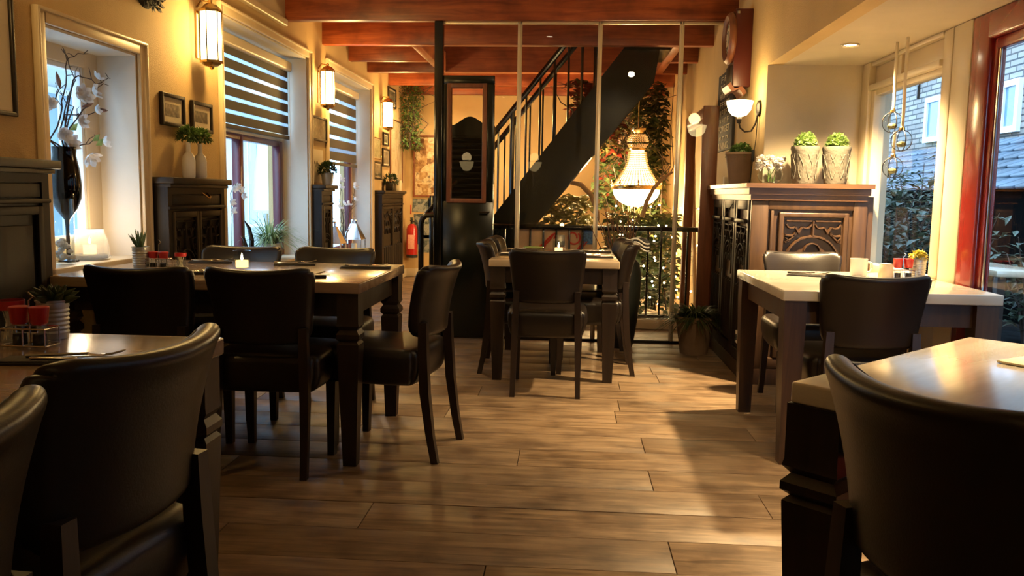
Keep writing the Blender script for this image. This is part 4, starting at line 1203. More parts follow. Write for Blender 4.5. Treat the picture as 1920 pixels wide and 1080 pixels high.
# ------------------------------------------------------------------ pictures on the left and back walls
pm = {
 'a': print_mat('photo_print_a', [(.02, .02, .02), (.25, .22, .18), (.60, .50, .38)], 40, 'NOISE'),
 'b': print_mat('photo_print_b', [(.02, .02, .015), (.12, .11, .08), (.45, .38, .25)], 34, 'NOISE'),
 'c': print_mat('photo_print_c', [(.10, .12, .05), (.35, .36, .20), (.62, .58, .40)], 30, 'NOISE'),
 'tall': print_mat('tall_print', [(.28, .20, .10), (.50, .38, .20), (.68, .58, .38), (.30, .22, .12)], 14, 'NOISE', stretch=(1, 1, .5)),
 'poster': print_mat('busy_poster', [(.03, .02, .02), (.20, .09, .03), (.42, .25, .10), (.62, .48, .28), (.10, .06, .04)], 11),
 'flyer': print_mat('dark_flyer', [(.015, .02, .02), (.08, .10, .10), (.30, .30, .26), (.03, .04, .04)], 16),
}
def picture(label, y0, y1, z0, z1, pr, fw=.018, mat=.03, framem='iron', group=None):
    t = thing('framed_picture', label, 'picture', (LWX, (y0 + y1) / 2, (z0 + z1) / 2), 0, group)
    w, h = (y1 - y0) / 2, (z1 - z0) / 2
    f = MB()
    for (a, b, c, d) in ((-w, -w + fw, -h, h), (w - fw, w, -h, h), (-w, w, -h, -h + fw), (-w, w, h - fw, h)):
        f.rbox(.001, .022, a, b, c, d, .005, 2)
    f.build('frame', M[framem], t)
    MB().box(.002, .008, -w + fw, w - fw, -h + fw, h - fw).build('mount', M['paper'], t)
    if mat < min(w, h) - fw:
        MB().box(.004, .0095, -w + fw + mat, w - fw - mat, -h + fw + mat, h - fw - mat).build('print', pm[pr], t)
    MB().box(.012, .0135, -w + fw, w - fw, -h + fw, h - fw).build('glass_sheet', M['glass'], t)
    return t
picture('small dark-framed photo left of its twin above the bottle cabinet', 4.47, 4.75, 1.49, 1.67, 'a', .022, .035)
picture('small dark-framed photo right of its twin above the bottle cabinet', 4.84, 5.12, 1.485, 1.665, 'b', .022, .035)
picture('large picture in thin dark frame, cut by the left picture edge', 2.85, 3.27, 1.42, 1.98, 'a', .018, .10)
picture('black-framed certificate below the middle lantern', 7.12, 7.58, 1.585, 1.80, 'b', .02, .004)
picture('pale green print between last window and back lantern', 9.38, 9.78, 1.52, 1.77, 'c', .012, .01, 'brass')
picture('tiny dark-framed photo right of the pale green print, upper one', 9.90, 10.18, 1.70, 1.86, 'b', .02, .02)
picture('small dark-framed photo under the tiny upper one', 9.87, 10.24, 1.45, 1.67, 'b', .02, .02)
picture('black-framed picture with dark figure above the rear cabinet', 9.42, 9.80, 1.29, 1.50, 'b', .025, .01)
picture('dark-framed picture highest on the wall near the back corner', 10.18, 10.62, 2.19, 2.43, 'b', .02, .02)
picture('tall ochre picture below the hanging garland', 10.30, 11.03, 1.27, 2.06, 'tall', .012, .004, 'redwood')
pn = thing('paper_sheet', 'unframed cream paper sheet pinned below the certificate', 'paper', (LWX, 7.32, 1.36))
MB().rbox(.001, .004, -.17, .17, -.14, .15, .001).build('sheet', M['paper'], pn)
MB().tube([(.006, -.10 + .012 * i, .02 + .03 * sin(i * 1.7)) for i in range(12)], .0012, 4).build('pencil_drawing', M['iron'], pn)

po = thing('poster', 'tall framed busy poster on the back wall left of the black post', 'poster', (-1.86, BACKY, 1.52))
MB().rbox(-.26, .26, -.015, -.001, -.41, .38, .003).build('poster_sheet', pm['poster'], po)
f = MB()
for (a, b, c, d) in ((-.28, -.255, -.43, .40), (.255, .28, -.43, .40), (-.28, .28, -.43, -.405), (-.28, .28, .375, .40)): f.rbox(a, b, -.03, -.001, c, d, .004)
f.build('poster_frame', M['redwood'], po)
for i, (x, z, w, h, r, lb) in enumerate(((-2.02, .97, .13, .09, .05, 'small dark flyer, upper left one of the cluster under the poster'), (-1.83, .95, .10, .13, -.04, 'grey-blue flyer right of the small dark one under the poster'), (-1.92, .70, .20, .17, -.08, 'large dark leafy flyer in the middle of the cluster'), (-1.86, .45, .15, .12, .03, 'lowest dark flyer behind the black tube rail'))):
    t = thing('flyer', lb, 'flyer', (x, BACKY, z))
    MB().box(-w, w, -.004, -.001, -h, h, m=RY(r)).build('sheet', pm['flyer'], t)

wr_ = thing('wreath', 'dark round wreath high on the left wall, cut by the picture top', 'wreath', (LWX, 4.36, 2.20))
wm = MB(); q = random.Random(77)
for i in range(260):
    a = q.uniform(0, 2 * pi); rr = q.uniform(.0, .115)
    wm.leaf((.02 + q.uniform(0, .03), rr * cos(a), rr * sin(a)), (.3, cos(a + 1), sin(a + 1)), (1, 0, 0), .05, .010)
wm.lathe([(0, 0), (.12, 0), (.10, .03), (0, .035)], n=24, m=RY(pi / 2))
wm.build('twig_ring', M['rubber'], wr_, 0)

ex = thing('fire_extinguisher', 'red fire extinguisher hanging by the rear carved cabinet', 'extinguisher', (-2.13, 11.16, .27))
MB().lathe([(0, .02), (.07, .02), (.075, .04), (.075, .38), (.06, .43), (.03, .455), (0, .46)], n=24).build('cylinder', M['extred'], ex)
MB().lathe([(0, 0), (.076, 0), (.078, .04), (.07, .045), (0, .045)], n=24).build('foot_ring', M['rubber'], ex)
MB().lathe([(0, .455), (.022, .455), (.022, .50), (.012, .52), (0, .52)], n=14).rbox(-.012, .012, -.09, .02, .50, .515, .003).rbox(-.012, .012, -.085, .02, .53, .542, .003).build('valve', M['iron'], ex)
MB().tube([(.02, -.01, .49), (.07, -.03, .47), (.088, -.02, .38), (.085, 0, .18)], .009, 8).build('hose', M['rubber'], ex)
MB().rbox(-.045, .045, -.078, -.070, .12, .31, .003).build('label_print', print_mat('ext_label', [(.7, .05, .03), (.75, .4, .3), (.65, .04, .03)], 40, 'NOISE'), ex)
MB().lathe([(0, .55), (.02, .52)], n=8).build('pin_tag', M['bright'], ex)
rl = thing('wall_marker', 'small glowing red strip light on the rear cabinet side', 'marker', (-2.05, 10.66, .93))
MB().rbox(-.008, .008, -.01, .0, -.06, .06, .003).build('strip', plain('red_strip', (.5, .06, .03), .4), rl)

# ------------------------------------------------------------------ roller blinds
def blind(y0, y1, z0, z1, n, label):
    t = thing('roller_blind', label, 'blind', (-2.39, (y0 + y1) / 2, z1)); h = (y1 - y0) / 2
    MB().rbox(-.05, .035, -h, h, -.085, 0, .022, 3).build('cassette', M['cream'], t)
    L = (z1 - .07) - z0; p = L / n
    for i in range(n):
        zt = -.07 - i * p
        MB().box(-.004, 0, -h + .02, h - .02, zt - p * .70, zt).build('dark_band', M['blind'], t)
        if i < n - 1:
            MB().box(-.003, -.001, -h + .02, h - .02, zt - p, zt - p * .70).build('sheer_band', M['sheer'], t)
    MB().rbox(-.012, .012, -h + .02, h - .02, -.07 - L - .01, -.07 - L + .11 * 0 + .02, .004).build('bottom_bar', M['blind'], t)
    MB().tube([(.02, h - .03, -.04), (.02, h - .03, -.95)], .002, 4).build('pull_chain', M['champagne'], t)
blind(5.35, 7.0, 1.58, 2.215, 6, 'zebra roller blind with dark bands in the nearer tall window')
blind(7.69, 9.24, 1.42, 2.235, 6, 'zebra roller blind with dark bands in the farther tall window')

# ------------------------------------------------------------------ clock and text sign on the right wall
ck = thing('wall_clock', 'dark red long-case wall clock with round dial above the lit lamp', 'clock', (RWX, 6.02, 2.18))
K = lambda mb, nm, mt, par=ck: mb.build(nm, mt, par)
K(MB().rbox(-.12, -.001, -.11, .11, -.28, .24, .006), 'case', plain('clock_case_red', (.075, .010, .006), .35))
head = MB().lathe([(0, 0), (.165, 0), (.175, .012), (.17, .03), (.15, .045), (.125, .03), (.12, .018), (0, .018)], n=40, m=TR(-.12, -.02, .055) @ RY(-pi / 2))
K(head, 'dial_surround', M['redwood'])
dl = K(MB().lathe([(0, .019), (.12, .019)], n=32, m=TR(-.12, -.02, .055) @ RY(-pi / 2)), 'dial', M['paper'])
hands = MB()
for a, L in ((.6, .07), (2.4, .10)): hands.strip([(-.142, -.02, .055), (-.142, -.02 + L * sin(a), .055 + L * cos(a))], .008, .002, (-1, 0, 0))
for i in range(12):
    a = i * pi / 6; hands.strip([(-.141, -.02 + .092 * sin(a), .055 + .092 * cos(a)), (-.141, -.02 + .112 * sin(a), .055 + .112 * cos(a))], .008, .002, (-1, 0, 0))
hands.build('hands_and_marks', M['iron'], dl)
K(MB().rbox(-.135, -.11, -.085, .085, -.27, -.13, .008), 'lower_door', M['dark'])
scr = []
for i in range(9):
    u = i / 8; scr.append((-.155 + .11 * u, -.27 - .07 * u - .022 * sin(u * 2 * pi)))
K(MB().prism(scr + [(x + .02, z + .02) for x, z in reversed(scr)], -.115, .115, 'y'), 'scroll_base', M['redwood'])
K(MB().lathe([(0, 0), (.012, .002), (.012, .02), (0, .024)], (-.10, -.118, .20), 12), 'hook', M['steel'])

sg = thing('letter_sign', 'tall black sign with rows of pale capital letters beside the clock', 'sign', (RWX, 6.72, 1.81))
MB().rbox(-.022, -.001, -.33, .33, -.30, .31, .003).build('board', M['slate'], sg)
pale = plain('pale_letters', (.62, .54, .40), .6)
def row_m(z, y=0): return Matrix(((0, 0, -1, -.024), (-1, 0, 0, y), (0, 1, 0, z), (0, 0, 0, 1)))
for i, tx in enumerate((3, 4, 6, 5, 5, 4, 'FORGET', 3, 'LIVING')):
    mm = row_m(.262 - i * .066)
    if isinstance(tx, str):
        font_mesh(tx, .095, pale, 'lettering', sg, mm @ Matrix.Diagonal((1.35, .78, 1, 1)))
    else:                                   # rows too blurred to read: loose letter-like strokes
        st_ = MB(); q = random.Random(200 + i); w = .42 / tx
        for k in range(tx):
            c = -.21 + (k + .5) * w; h = .022 if i != 7 else .012
            st_.box(c - w * .32, c - w * .22, -h, h, 0, .002)
            v = q.choice((0, 1, 2))
            if v != 0: st_.box(c + w * .15, c + w * .25, -h, h, 0, .002)
            if v != 1: st_.box(c - w * .32, c + w * .22, h - .008, h, 0, .002)
            if v != 2: st_.box(c - w * .32, c + w * .22, -.004, .004, 0, .002)
        st_.m = Matrix.Identity(4); st_.v = [tuple(mm @ Vector(p)) for p in st_.v]
        st_.build('blurred_letters', pale, sg)

# ------------------------------------------------------------------ pots on the oak cabinet
def ball_plant(r, n, z, seed, mb=None, L=.022, w=.009):
    q = random.Random(seed); mb = mb or MB()
    for i in range(n):
        a = q.uniform(0, 2 * pi); el = math.asin(q.uniform(-.2, 1)); rr = r * q.uniform(.75, 1.0)
        d = Vector((cos(a) * cos(el), sin(a) * cos(el), sin(el)))
        mb.leaf(d * rr + Vector((0, 0, z)), d + Vector((q.gauss(0, .7), q.gauss(0, .7), q.gauss(0, .7))), (0, 0, 1), L * q.uniform(.7, 1.2), w)
    return mb
mt = 1.233
def stone_pot(x, y, label, seed):
    t = thing('potted_box_ball', label, 'plant', (x, y, mt))
    MB().lathe([(0, 0), (.062, 0), (.066, .01), (.080, .195), (.084, .205), (.082, .222), (.074, .222), (.072, .19), (0, .185)], n=32).build('pot', M['stonepot'], t)
    rel = MB(); q = random.Random(seed)
    for k in range(9):
        a0 = k * 2 * pi / 9
        for s in (-1, 1):
            pts = []
            for i in range(9):
                u = i / 8; a = a0 + s * .22 * sin(u * pi * 1.3); z = .03 + .145 * u; rr = .066 + .014 * z / .2 + .002
                pts.append((rr * cos(a), rr * sin(a), z))
            rel.tube(pts, .0022, 4)
    rel.build('leaf_relief', M['stonepot'], t)
    ball_plant(.062, 620, .235, seed, None, .02, .009).sphere((0, 0, .225), .045, 10, 8).build('foliage', M['bright'], t, 0)
stone_pot(1.40, 5.17, 'stone pot with clipped green ball, left of the pair on the oak cabinet', 41)
stone_pot(1.585, 5.17, 'stone pot with clipped green ball, right of the pair by the window', 42)
tp = thing('potted_herb', 'wide brown earthen pot with green herb on the oak mantel', 'plant', (1.145, 5.80, mt))
MB().lathe([(0, 0), (.068, 0), (.072, .01), (.098, .19), (.104, .20), (.102, .215), (.092, .215), (.088, .185), (0, .18)], n=32).build('pot', M['terra'], tp)
ball_plant(.085, 620, .185, 43, None, .026, .010).build('foliage', M['green'], tp, 0)
cb_ = thing('candle_block', 'small cream block beside the earthen pot on the mantel', 'block', (1.12, 6.12, mt))
MB().rbox(-.025, .025, -.03, .03, 0, .06, .004).build('block', M['paper'], cb_)
fv = thing('flower_bowl', 'low clear glass bowl of white flowers on the oak mantel corner', 'flowers', (1.22, 5.25, mt))
MB().lathe([(0, 0), (.05, 0), (.07, .02), (.078, .055), (.066, .09), (.060, .092), (.060, .088), (.074, .055), (.066, .022), (.045, .006), (0, .006)], n=28).build('glass_bowl', M['jar'], fv)
fl_ = MB(); q = random.Random(55)
for k in range(24):
    c = Vector((q.uniform(-.085, .085), q.uniform(-.05, .05), q.uniform(.09, .155)))
    for i in range(18):
        d = Vector((q.gauss(0, 1), q.gauss(0, 1), q.gauss(.3, 1)))
        fl_.leaf(c, d, (0, 0, 1), .028, .014)
fl_.build('white_blossoms', M['petal'], fv, 0)
fs2 = MB()
for k in range(8): fs2.tube([(.02 * cos(k), .02 * sin(k), .01), (.035 * cos(k * 2.1), .03 * sin(k * 2.1), .11)], .002, 4)
fs2.build('stems', M['green'], fv)

# ------------------------------------------------------------------ hanging glass balls in the bay window
def glass_ball(x, y, z, ztop, label, split=None):
    t = thing('glass_ball', label, 'ornament', (x, y, z)); r = .052
    MB().sphere((0, 0, 0), r, 24, 16).build('globe', M['jar'], t, 60)
    n = MB()
    for k in range(4):
        a = k * pi / 4
        n.tube([((r + .002) * sin(u) * cos(a), (r + .002) * sin(u) * sin(a), (r + .002) * cos(u)) for u in [i * 2 * pi / 20 for i in range(21)]], .0016, 4)
    n.build('wire_net', M['iron'], t)
    MB().lathe([(0, r), (.014, r), (.014, r + .014), (.006, r + .022), (0, r + .022)], n=12).build('cap', M['brass'], t)
    MB().strip([(0, 0, r + .02), (.004, .006, (ztop - z) * .3), (-.003, -.004, (ztop - z) * .6), (0, 0, ztop - z)], .016, .002, (-.5, -1, 0)).build('ribbon', M['paper'], t)
    MB().sphere((0, 0, -r * .35), r * .5, 10, 6, (1, 1, .6)).build('dry_filling', M['olive'], t)
    return t
glass_ball(1.70, 4.63, 1.553, 1.97, 'netted glass ball hanging highest in the bay window')
glass_ball(1.70, 4.49, 1.449, 1.97, 'netted glass ball hanging between the other two in the bay window')
glass_ball(1.70, 4.585, 1.315, 1.50, 'netted glass ball hanging lowest in the bay window')

# ------------------------------------------------------------------ things on the left cabinets
for (y, lb, sd) in ((4.63, 'white ceramic bottle with green sprig, left one on the cabinet', 61), (4.78, 'white ceramic bottle with green sprig, right one on the cabinet', 62)):
    t = thing('ceramic_bottle', lb, 'vase', (-2.165, y, 1.206))
    MB().lathe([(0, 0), (.032, 0), (.036, .01), (.036, .10), (.030, .125), (.014, .145), (.012, .19), (.016, .20), (.010, .20), (0, .19)], n=24).build('bottle', M['white'], t)
    ball_plant(.055, 420, .225, sd, None, .03, .007).tube([(0, 0, .18), (0, 0, .24)], .006, 5).build('sprig', M['green'], t, 0)
t = thing('potted_herb', 'dark potted herb on the narrow cabinet between the blind windows', 'plant', (-2.16, 7.33, 1.201))
MB().lathe([(0, 0), (.045, 0), (.058, .11), (.052, .11), (0, .10)], n=20).build('pot', M['zinc'], t)
ball_plant(.075, 420, .12, 64, None, .035, .010).build('foliage', M['darkleaf'], t, 0)
t = thing('potted_herb', 'dark pot with sprigs on the rear carved cabinet', 'plant', (-2.155, 9.95, 1.166))
MB().rbox(-.05, .05, -.09, .09, 0, .10, .01, 2).build('pot', M['iron'], t)
ball_plant(.085, 300, .10, 65, None, .045, .010).build('foliage', M['darkleaf'], t, 0)
t = thing('card', 'small cream card standing at the end of the rear cabinet', 'card', (-2.15, 10.35, 1.166))
MB().rbox(-.03, .03, -.07, .07, 0, .13, .003).build('card_body', M['cream'], t)

# ------------------------------------------------------------------ first window: magnolia vase, jars
def flower(mb, c, d, r, q, n=6):
    d = Vector(d).normalized(); x = d.orthogonal().normalized(); y = d.cross(x)
    for k in range(n):
        a = 2 * pi * k / n + q.uniform(-.2, .2); o = (x * cos(a) + y * sin(a))
        b = Vector(c); L = r * q.uniform(.85, 1.1); w = r * .38; e = o * .85 + d * .55
        e.normalize(); sd = d.cross(o).normalized()
        up = d * (L * .16)
        mb.add([tuple(b), tuple(b + e * L * .5 + sd * w - up * 0), tuple(b + e * L * .55 - up), tuple(b + e * L * .5 - sd * w), tuple(b + e * L * .9 + sd * w * .6 + up * .3), tuple(b + e * L * .9 - sd * w * .6 + up * .3), tuple(b + e * L * 1.05 + up)],
               [(0, 1, 2), (0, 2, 3), (1, 4, 2), (2, 5, 3), (2, 4, 6), (2, 6, 5)])
def wob(p0, p1, n, amp, q):
    p0, p1 = Vector(p0), Vector(p1); out = []
    for i in range(n + 1):
        u = i / n; out.append(p0.lerp(p1, u) + Vector((q.gauss(0, amp), q.gauss(0, amp), q.gauss(0, amp))) * (sin(pi * u) + .15 if 0 < i < n else 0))
    return out
q = random.Random(101)
VY = 3.79
mv = thing('magnolia_vase', 'tall footed dark glass vase of white magnolia twigs in the first window', 'vase', (-2.372, VY, .79))
gl_ = MB().lathe([(0, 0), (.045, 0), (.045, .008), (.010, .02), (.008, .16), (.012, .20), (.045, .245), (.066, .30), (.070, .36), (.062, .44), (.050, .50), (.054, .54), (.050, .54), (.046, .50), (.060, .42), (.064, .33), (.04, .25), (0, .22)], n=28)
gl_.build('vase_glass', glass('smoky_glass', (.16, .14, .13), 1.5, .02), mv, 60)
tw = MB(); bd2 = MB()
TW = [[(3.70, 1.265), (3.70, 1.357), (3.769, 1.476), (3.77, 1.537), (3.821, 1.616), (3.848, 1.706), (3.903, 1.756), (3.985, 1.79), (4.06, 1.80)],
 [(3.722, 1.266), (3.795, 1.429), (3.895, 1.65), (3.963, 1.68), (4.054, 1.68), (4.123, 1.66), (4.17, 1.684), (4.21, 1.70)],
 [(3.703, 1.289), (3.652, 1.382), (3.648, 1.441), (3.7, 1.505), (3.773, 1.586), (3.809, 1.619)],
 [(3.762, 1.268), (3.857, 1.422), (3.951, 1.519), (3.976, 1.547), (4.023, 1.578), (4.112, 1.64), (4.17, 1.66)],
 [(3.783, 1.269), (3.917, 1.346), (4.007, 1.356), (4.08, 1.382)],
 [(3.75, 1.267), (3.881, 1.462), (3.93, 1.529), (3.845, 1.545), (3.786, 1.587)],
 [(3.744, 1.291), (3.819, 1.481), (3.995, 1.497), (4.09, 1.533), (4.17, 1.535)],
 [(3.695, 1.289), (3.752, 1.402), (3.821, 1.506), (3.939, 1.656), (3.895, 1.762), (3.846, 1.786)]]
for k, pl in enumerate(TW):
    pts = [Vector((q.uniform(-.015, .015), q.uniform(-.015, .015), .28)), Vector((q.uniform(-.02, .02), q.uniform(-.02, .02), .50))]
    for n_, (yy, zz) in enumerate(pl[1:]):
        pts.append(Vector((-.01 + .02 * sin(k * 2.1 + n_ * .8), yy - VY, zz - .79)))
    sm = [pts[0]]
    for a, b in zip(pts[:-1], pts[1:]):
        sm.append((a + b) / 2 + Vector((q.gauss(0, .004), q.gauss(0, .005), q.gauss(0, .005)))); sm.append(b)
    r = [.0048 * (1 - .75 * i / len(sm)) for i in range(len(sm))]
    tw.tube(sm, r, 6)
    for j in range(5, len(sm), 2):
        e = sm[j] + Vector((q.gauss(0, .015), q.uniform(-.05, .07), q.uniform(.0, .06)))
        tw.tube([sm[j], (sm[j] + e) / 2 + Vector((0, q.gauss(0, .008), q.gauss(0, .008))), e], [.0022, .0018, .001], 5)
tw.build('twigs', M['twig'], mv)
for n_, (yy, zz, r) in enumerate(((3.922, 1.579, .056), (4.014, 1.603, .048), (4.057, 1.678, .040), (3.66, 1.512, .040), (3.798, 1.349, .052), (4.092, 1.362, .040), (3.965, 1.295, .052), (3.892, 1.455, .042), (3.76, 1.39, .044), (4.03, 1.523, .030))):
    m1 = MB(); d = ((.9, -.6, .2), (.8, .2, .4), (.6, .2, .8), (.7, -.7, .1), (.9, -.3, .3), (.6, .5, .4), (.7, -.3, -.6), (1, -.2, .1), (.7, -.6, -.3), (.5, .8, .2))[n_]
    flower(m1, (.02, yy - VY, zz - .79), d, r, q, 7); flower(m1, (.02, yy - VY, zz - .79), d, r * .65, q, 5); m1.build('magnolia_flower', M['petal'], mv, 0)
for (yy, zz, d) in ((4.10, 1.53, (0, 1, .05)), (3.78, 1.60, (0, -.35, 1)), (3.95, 1.53, (.2, .9, .3))):
    b0 = Vector((.0, yy - VY, zz - .79)); d0 = Vector(d).normalized()
    MB().tube([b0, b0 + d0 * .02, b0 + d0 * .05, b0 + d0 * .075], [.003, .011, .009, .001], 8).build('bud', plain('pinkish_bud', (.26, .15, .13), .6), mv)
for c in ((.02, 4.02 - VY, .56), (.02, 3.99 - VY, .58), (0, 3.84 - VY, .62)):
    MB().leaf(c, (.3, .6, .5), (1, 0, 0), .06, .018).build('leaf', M['bright'], mv, 0)

jr = thing('candle_jar', 'squat glass jar with glowing candle on the first window sill', 'candle', (-2.35, 3.93, .79))
MB().lathe([(.0, .0), (.088, 0), (.094, .01), (.082, .10), (.066, .135), (.066, .150), (.060, .150), (.060, .135), (.076, .10), (.088, .014), (0, .006)], n=32).build('jar_glass', M['frost'], jr, 60)
MB().lathe([(0, .008), (.082, .008), (.080, .026), (0, .028)], n=24).build('dark_gravel', M['soil'], jr)
MB().cyl((0, 0, .028), .030, .045, 18).build('candle_wax', M['candle'], jr)
MB().lathe([(0, .078), (.006, .088), (.004, .10), (0, .112)], n=8).build('flame', M['flame'], jr)
point_light('jar_glow', (0, 0, .185), 3.0, .03, (1, .72, .42), jr)
gb = thing('glass_cylinder', 'tall clear glass cylinder with shells beside the candle jar', 'vase', (-2.31, 3.66, .79))
MB().lathe([(0, 0), (.045, 0), (.045, .30), (.041, .30), (.041, .008), (0, .008)], n=28).build('cylinder_glass', M['jar'], gb, 60)
sm_ = MB(); q = random.Random(12)
for k in range(16): sm_.sphere((q.uniform(-.024, .024), q.uniform(-.024, .024), q.uniform(.02, .13)), q.uniform(.010, .018), 8, 5, (1, 1.4, .8))
sm_.build('shells', M['petal'], gb)

# second window: spider-like grass plant, black leaf ornament, orchid
gpn = thing('grass_plant', 'arching green and white grass plant in the nearer tall window', 'plant', (-2.36, 6.42, .60))
MB().lathe([(0, 0), (.07, 0), (.09, .13), (.082, .13), (0, .12)], n=24).build('pot', M['white'], gpn)
gm_ = MB(); q = random.Random(71)
for i in range(330):
    a = q.uniform(-pi * .75, pi * .75) if q.random() < .8 else q.uniform(0, 2 * pi); el = q.uniform(.35, 1.45)
    gm_.blade((cos(a) * .03, sin(a) * .03, .12), (cos(a) * cos(el) * .55, sin(a) * cos(el), sin(el)), q.uniform(.20, .46), .0055, q.uniform(.6, 1.6), 6)
gm_.build('blades', M['grass'], gpn, 0)
wb = MB()
for i in range(10):
    a = q.uniform(-1.2, 1.2); wb.blade((0, 0, .14), (cos(a) * .2, .15 + sin(a) * .35, 1), .34, .011, 1.3, 7)
wb.build('white_loops', M['petal'], gpn, 0)
orc = thing('orchid', 'pale orchid spray at the left of the nearer tall window', 'plant', (-2.37, 5.70, .60))
MB().lathe([(0, 0), (.05, 0), (.062, .11), (.056, .11), (0, .10)], n=20).build('pot', M['white'], orc)
MB().tube([(0, 0, .10), (0, .02, .35), (0, .0, .52), (0, .08, .58), (.02, .18, .52)], .003, 6).build('stem', M['green'], orc)
q = random.Random(72)
for (yy, zz) in ((-.02, .46), (.03, .55), (.09, .57), (.14, .545), (.19, .50), (.0, .40)):
    m1 = MB(); flower(m1, (.01, yy, zz), (1, -.5, 0), .035, q, 5); m1.build('blossom', M['petal'], orc, 0)
ol = MB()
for a in (-.9, .6, 2.4, 4): ol.blade((0, 0, .10), (cos(a) * .5, sin(a) * .8, .5), .20, .025, .8, 6)
ol.build('broad_leaves', M['darkleaf'], orc, 0)
bo = thing('ornament', 'black curved horn-like ornament on the nearer tall window sill', 'ornament', (-2.33, 5.95, .60))
MB().tube([(0, .0, 0), (0, .02, .18), (0, -.03, .27), (0, -.12, .33)], [.022, .018, .014, .002], 8).tube([(0, -.08, 0), (0, -.08, .12), (0, -.13, .20), (0, -.19, .22)], [.02, .016, .010, .002], 8).rbox(-.05, .05, -.13, .05, 0, .02, .005).build('horns', M['black'], bo)

# third window: magnolia twigs and two lanterns
t3 = thing('magnolia_vase', 'slim glass vase of budding twigs behind the metal lanterns', 'vase', (-2.37, 8.62, .50))
MB().lathe([(0, 0), (.045, 0), (.05, .02), (.04, .25), (.045, .27), (.04, .27), (.034, .25), (0, .02)], n=20).build('vase_glass', M['jar'], t3, 60)
q = random.Random(88); tw = MB()
for k in range(9):
    e = (q.uniform(-.02, .06), q.uniform(-.28, .42), q.uniform(.45, .78))
    pts = wob((0, 0, .05), e, 6, .018, q); tw.tube(pts, [.005, .0045, .004, .0035, .003, .002, .0015], 5)
    for j in (3, 4, 5): 
        s = pts[j]; tw.tube([s, s + Vector((q.gauss(0, .02), q.gauss(0, .05), q.uniform(.02, .08)))], [.002, .001], 4)
    m1 = MB(); flower(m1, e, (.6, .3, .8), .05, q, 5); m1.build('magnolia_flower', M['petal'], t3, 0)
tw.build('twigs', M['twig'], t3)
def lantern(x, y, label):
    t = thing('metal_lantern', label, 'lantern', (x, y, .50)); s = .105
    MB().rbox(-s, s, -s, s, 0, .015, .003).build('base', M['steel'], t)
    f = MB()
    for a in (-1, 1):
        for b in (-1, 1): f.box(a * s * .93 - .006, a * s * .93 + .006, b * s * .93 - .006, b * s * .93 + .006, .015, .13)
    f.build('corner_posts', M['steel'], t)
    MB().add([(-s, -s, .13), (s, -s, .13), (s, s, .13), (-s, s, .13), (-.032, -.032, .30), (.032, -.032, .30), (.032, .032, .30), (-.032, .032, .30)], [(0, 1, 5, 4), (1, 2, 6, 5), (2, 3, 7, 6), (3, 0, 4, 7), (3, 2, 1, 0), (4, 5, 6, 7)]).build('pyramid_roof', M['steel'], t, 0)
    v = MB()
    for k in range(8): a = k * pi / 4; v.box(.026 * cos(a) - .004, .026 * cos(a) + .004, .026 * sin(a) - .004, .026 * sin(a) + .004, .30, .335)
    v.lathe([(0, .335), (.042, .335), (.03, .345), (0, .352)], n=20).build('vent_cap', M['steel'], t)
    MB().tube([(.0, .05 * cos(a), .345 + .03 * sin(a)) for a in [i * pi / 8 for i in range(9)]], .003, 5, m=RX(.6) @ TR(0, .19, -.06)).build('carry_ring', M['steel'], t)
    MB().cyl((0, 0, .015), .03, .07, 14).build('candle', M['paper'], t)
lantern(-2.35, 8.16, 'steel pyramid-roof lantern, left one in the farther tall window')
lantern(-2.35, 8.96, 'steel pyramid-roof lantern, right one in the farther tall window')

# ------------------------------------------------------------------ on the tables
def tin_plant(x, y, z, label, kind, s=1.0, seed=1, mat=None):
    t = thing('tin_planter', label, 'plant', (x, y, z)); q = random.Random(seed)
    pr = [(0, 0), (.034, 0)]
    for i in range(7): pr += [(.0345 + .0003 * i, .010 + .011 * i), (.0365 + .0003 * i, .0155 + .011 * i)]
    pr += [(.037, .092), (.040, .094), (.040, .098), (.035, .098), (.034, .085), (0, .082)]
    MB().lathe([(r * s, z_ * s) for r, z_ in pr], n=24).build('tin', M['zinc'], t)
    b = MB()
    if kind == 'aloe':
        for i in range(22):
            a = q.uniform(0, 2 * pi); el = q.uniform(.7, 1.5)
            d = Vector((cos(a) * cos(el), sin(a) * cos(el), sin(el))); L = q.uniform(.05, .095) * s
            b.tube([d * 0 + Vector((0, 0, .083 * s)), Vector((0, 0, .083 * s)) + d * L * .5, Vector((0, 0, .083 * s)) + d * L + Vector((0, 0, .01))], [.007 * s, .006 * s, .0008], 5)
    elif kind == 'rosette':
        for i in range(26):
            a = i * 2.4; el = .25 + i * .045
            d = Vector((cos(a) * cos(el), sin(a) * cos(el), sin(el))); L = (.075 - .0012 * i) * s
            p = Vector((0, 0, .088 * s)); b.tube([p, p + d * L * .6, p + d * L], [.005, .010 * s, .001], 6)
    else:
        ball_plant(.036 * s, 260, .10 * s, seed, b, .016, .008)
    b.build('plant', mat or M['succ'], t, 50)
tin_plant(-1.98, 3.72, .776, 'small aloe in a ribbed tin on the left table', 'aloe', 1.0, 3)
tin_plant(-1.30, 2.0, .761, 'dark succulent in a ribbed tin on the near left table', 'rosette', 1.0, 4, M['darkleaf'])
tin_plant(1.70, 4.18, .761, 'yellow-green flowers in a ribbed tin on the bay window table', 'ball', 1.0, 5, leafmat('yellow_flower', (.38, .34, .04), (.62, .52, .08)))

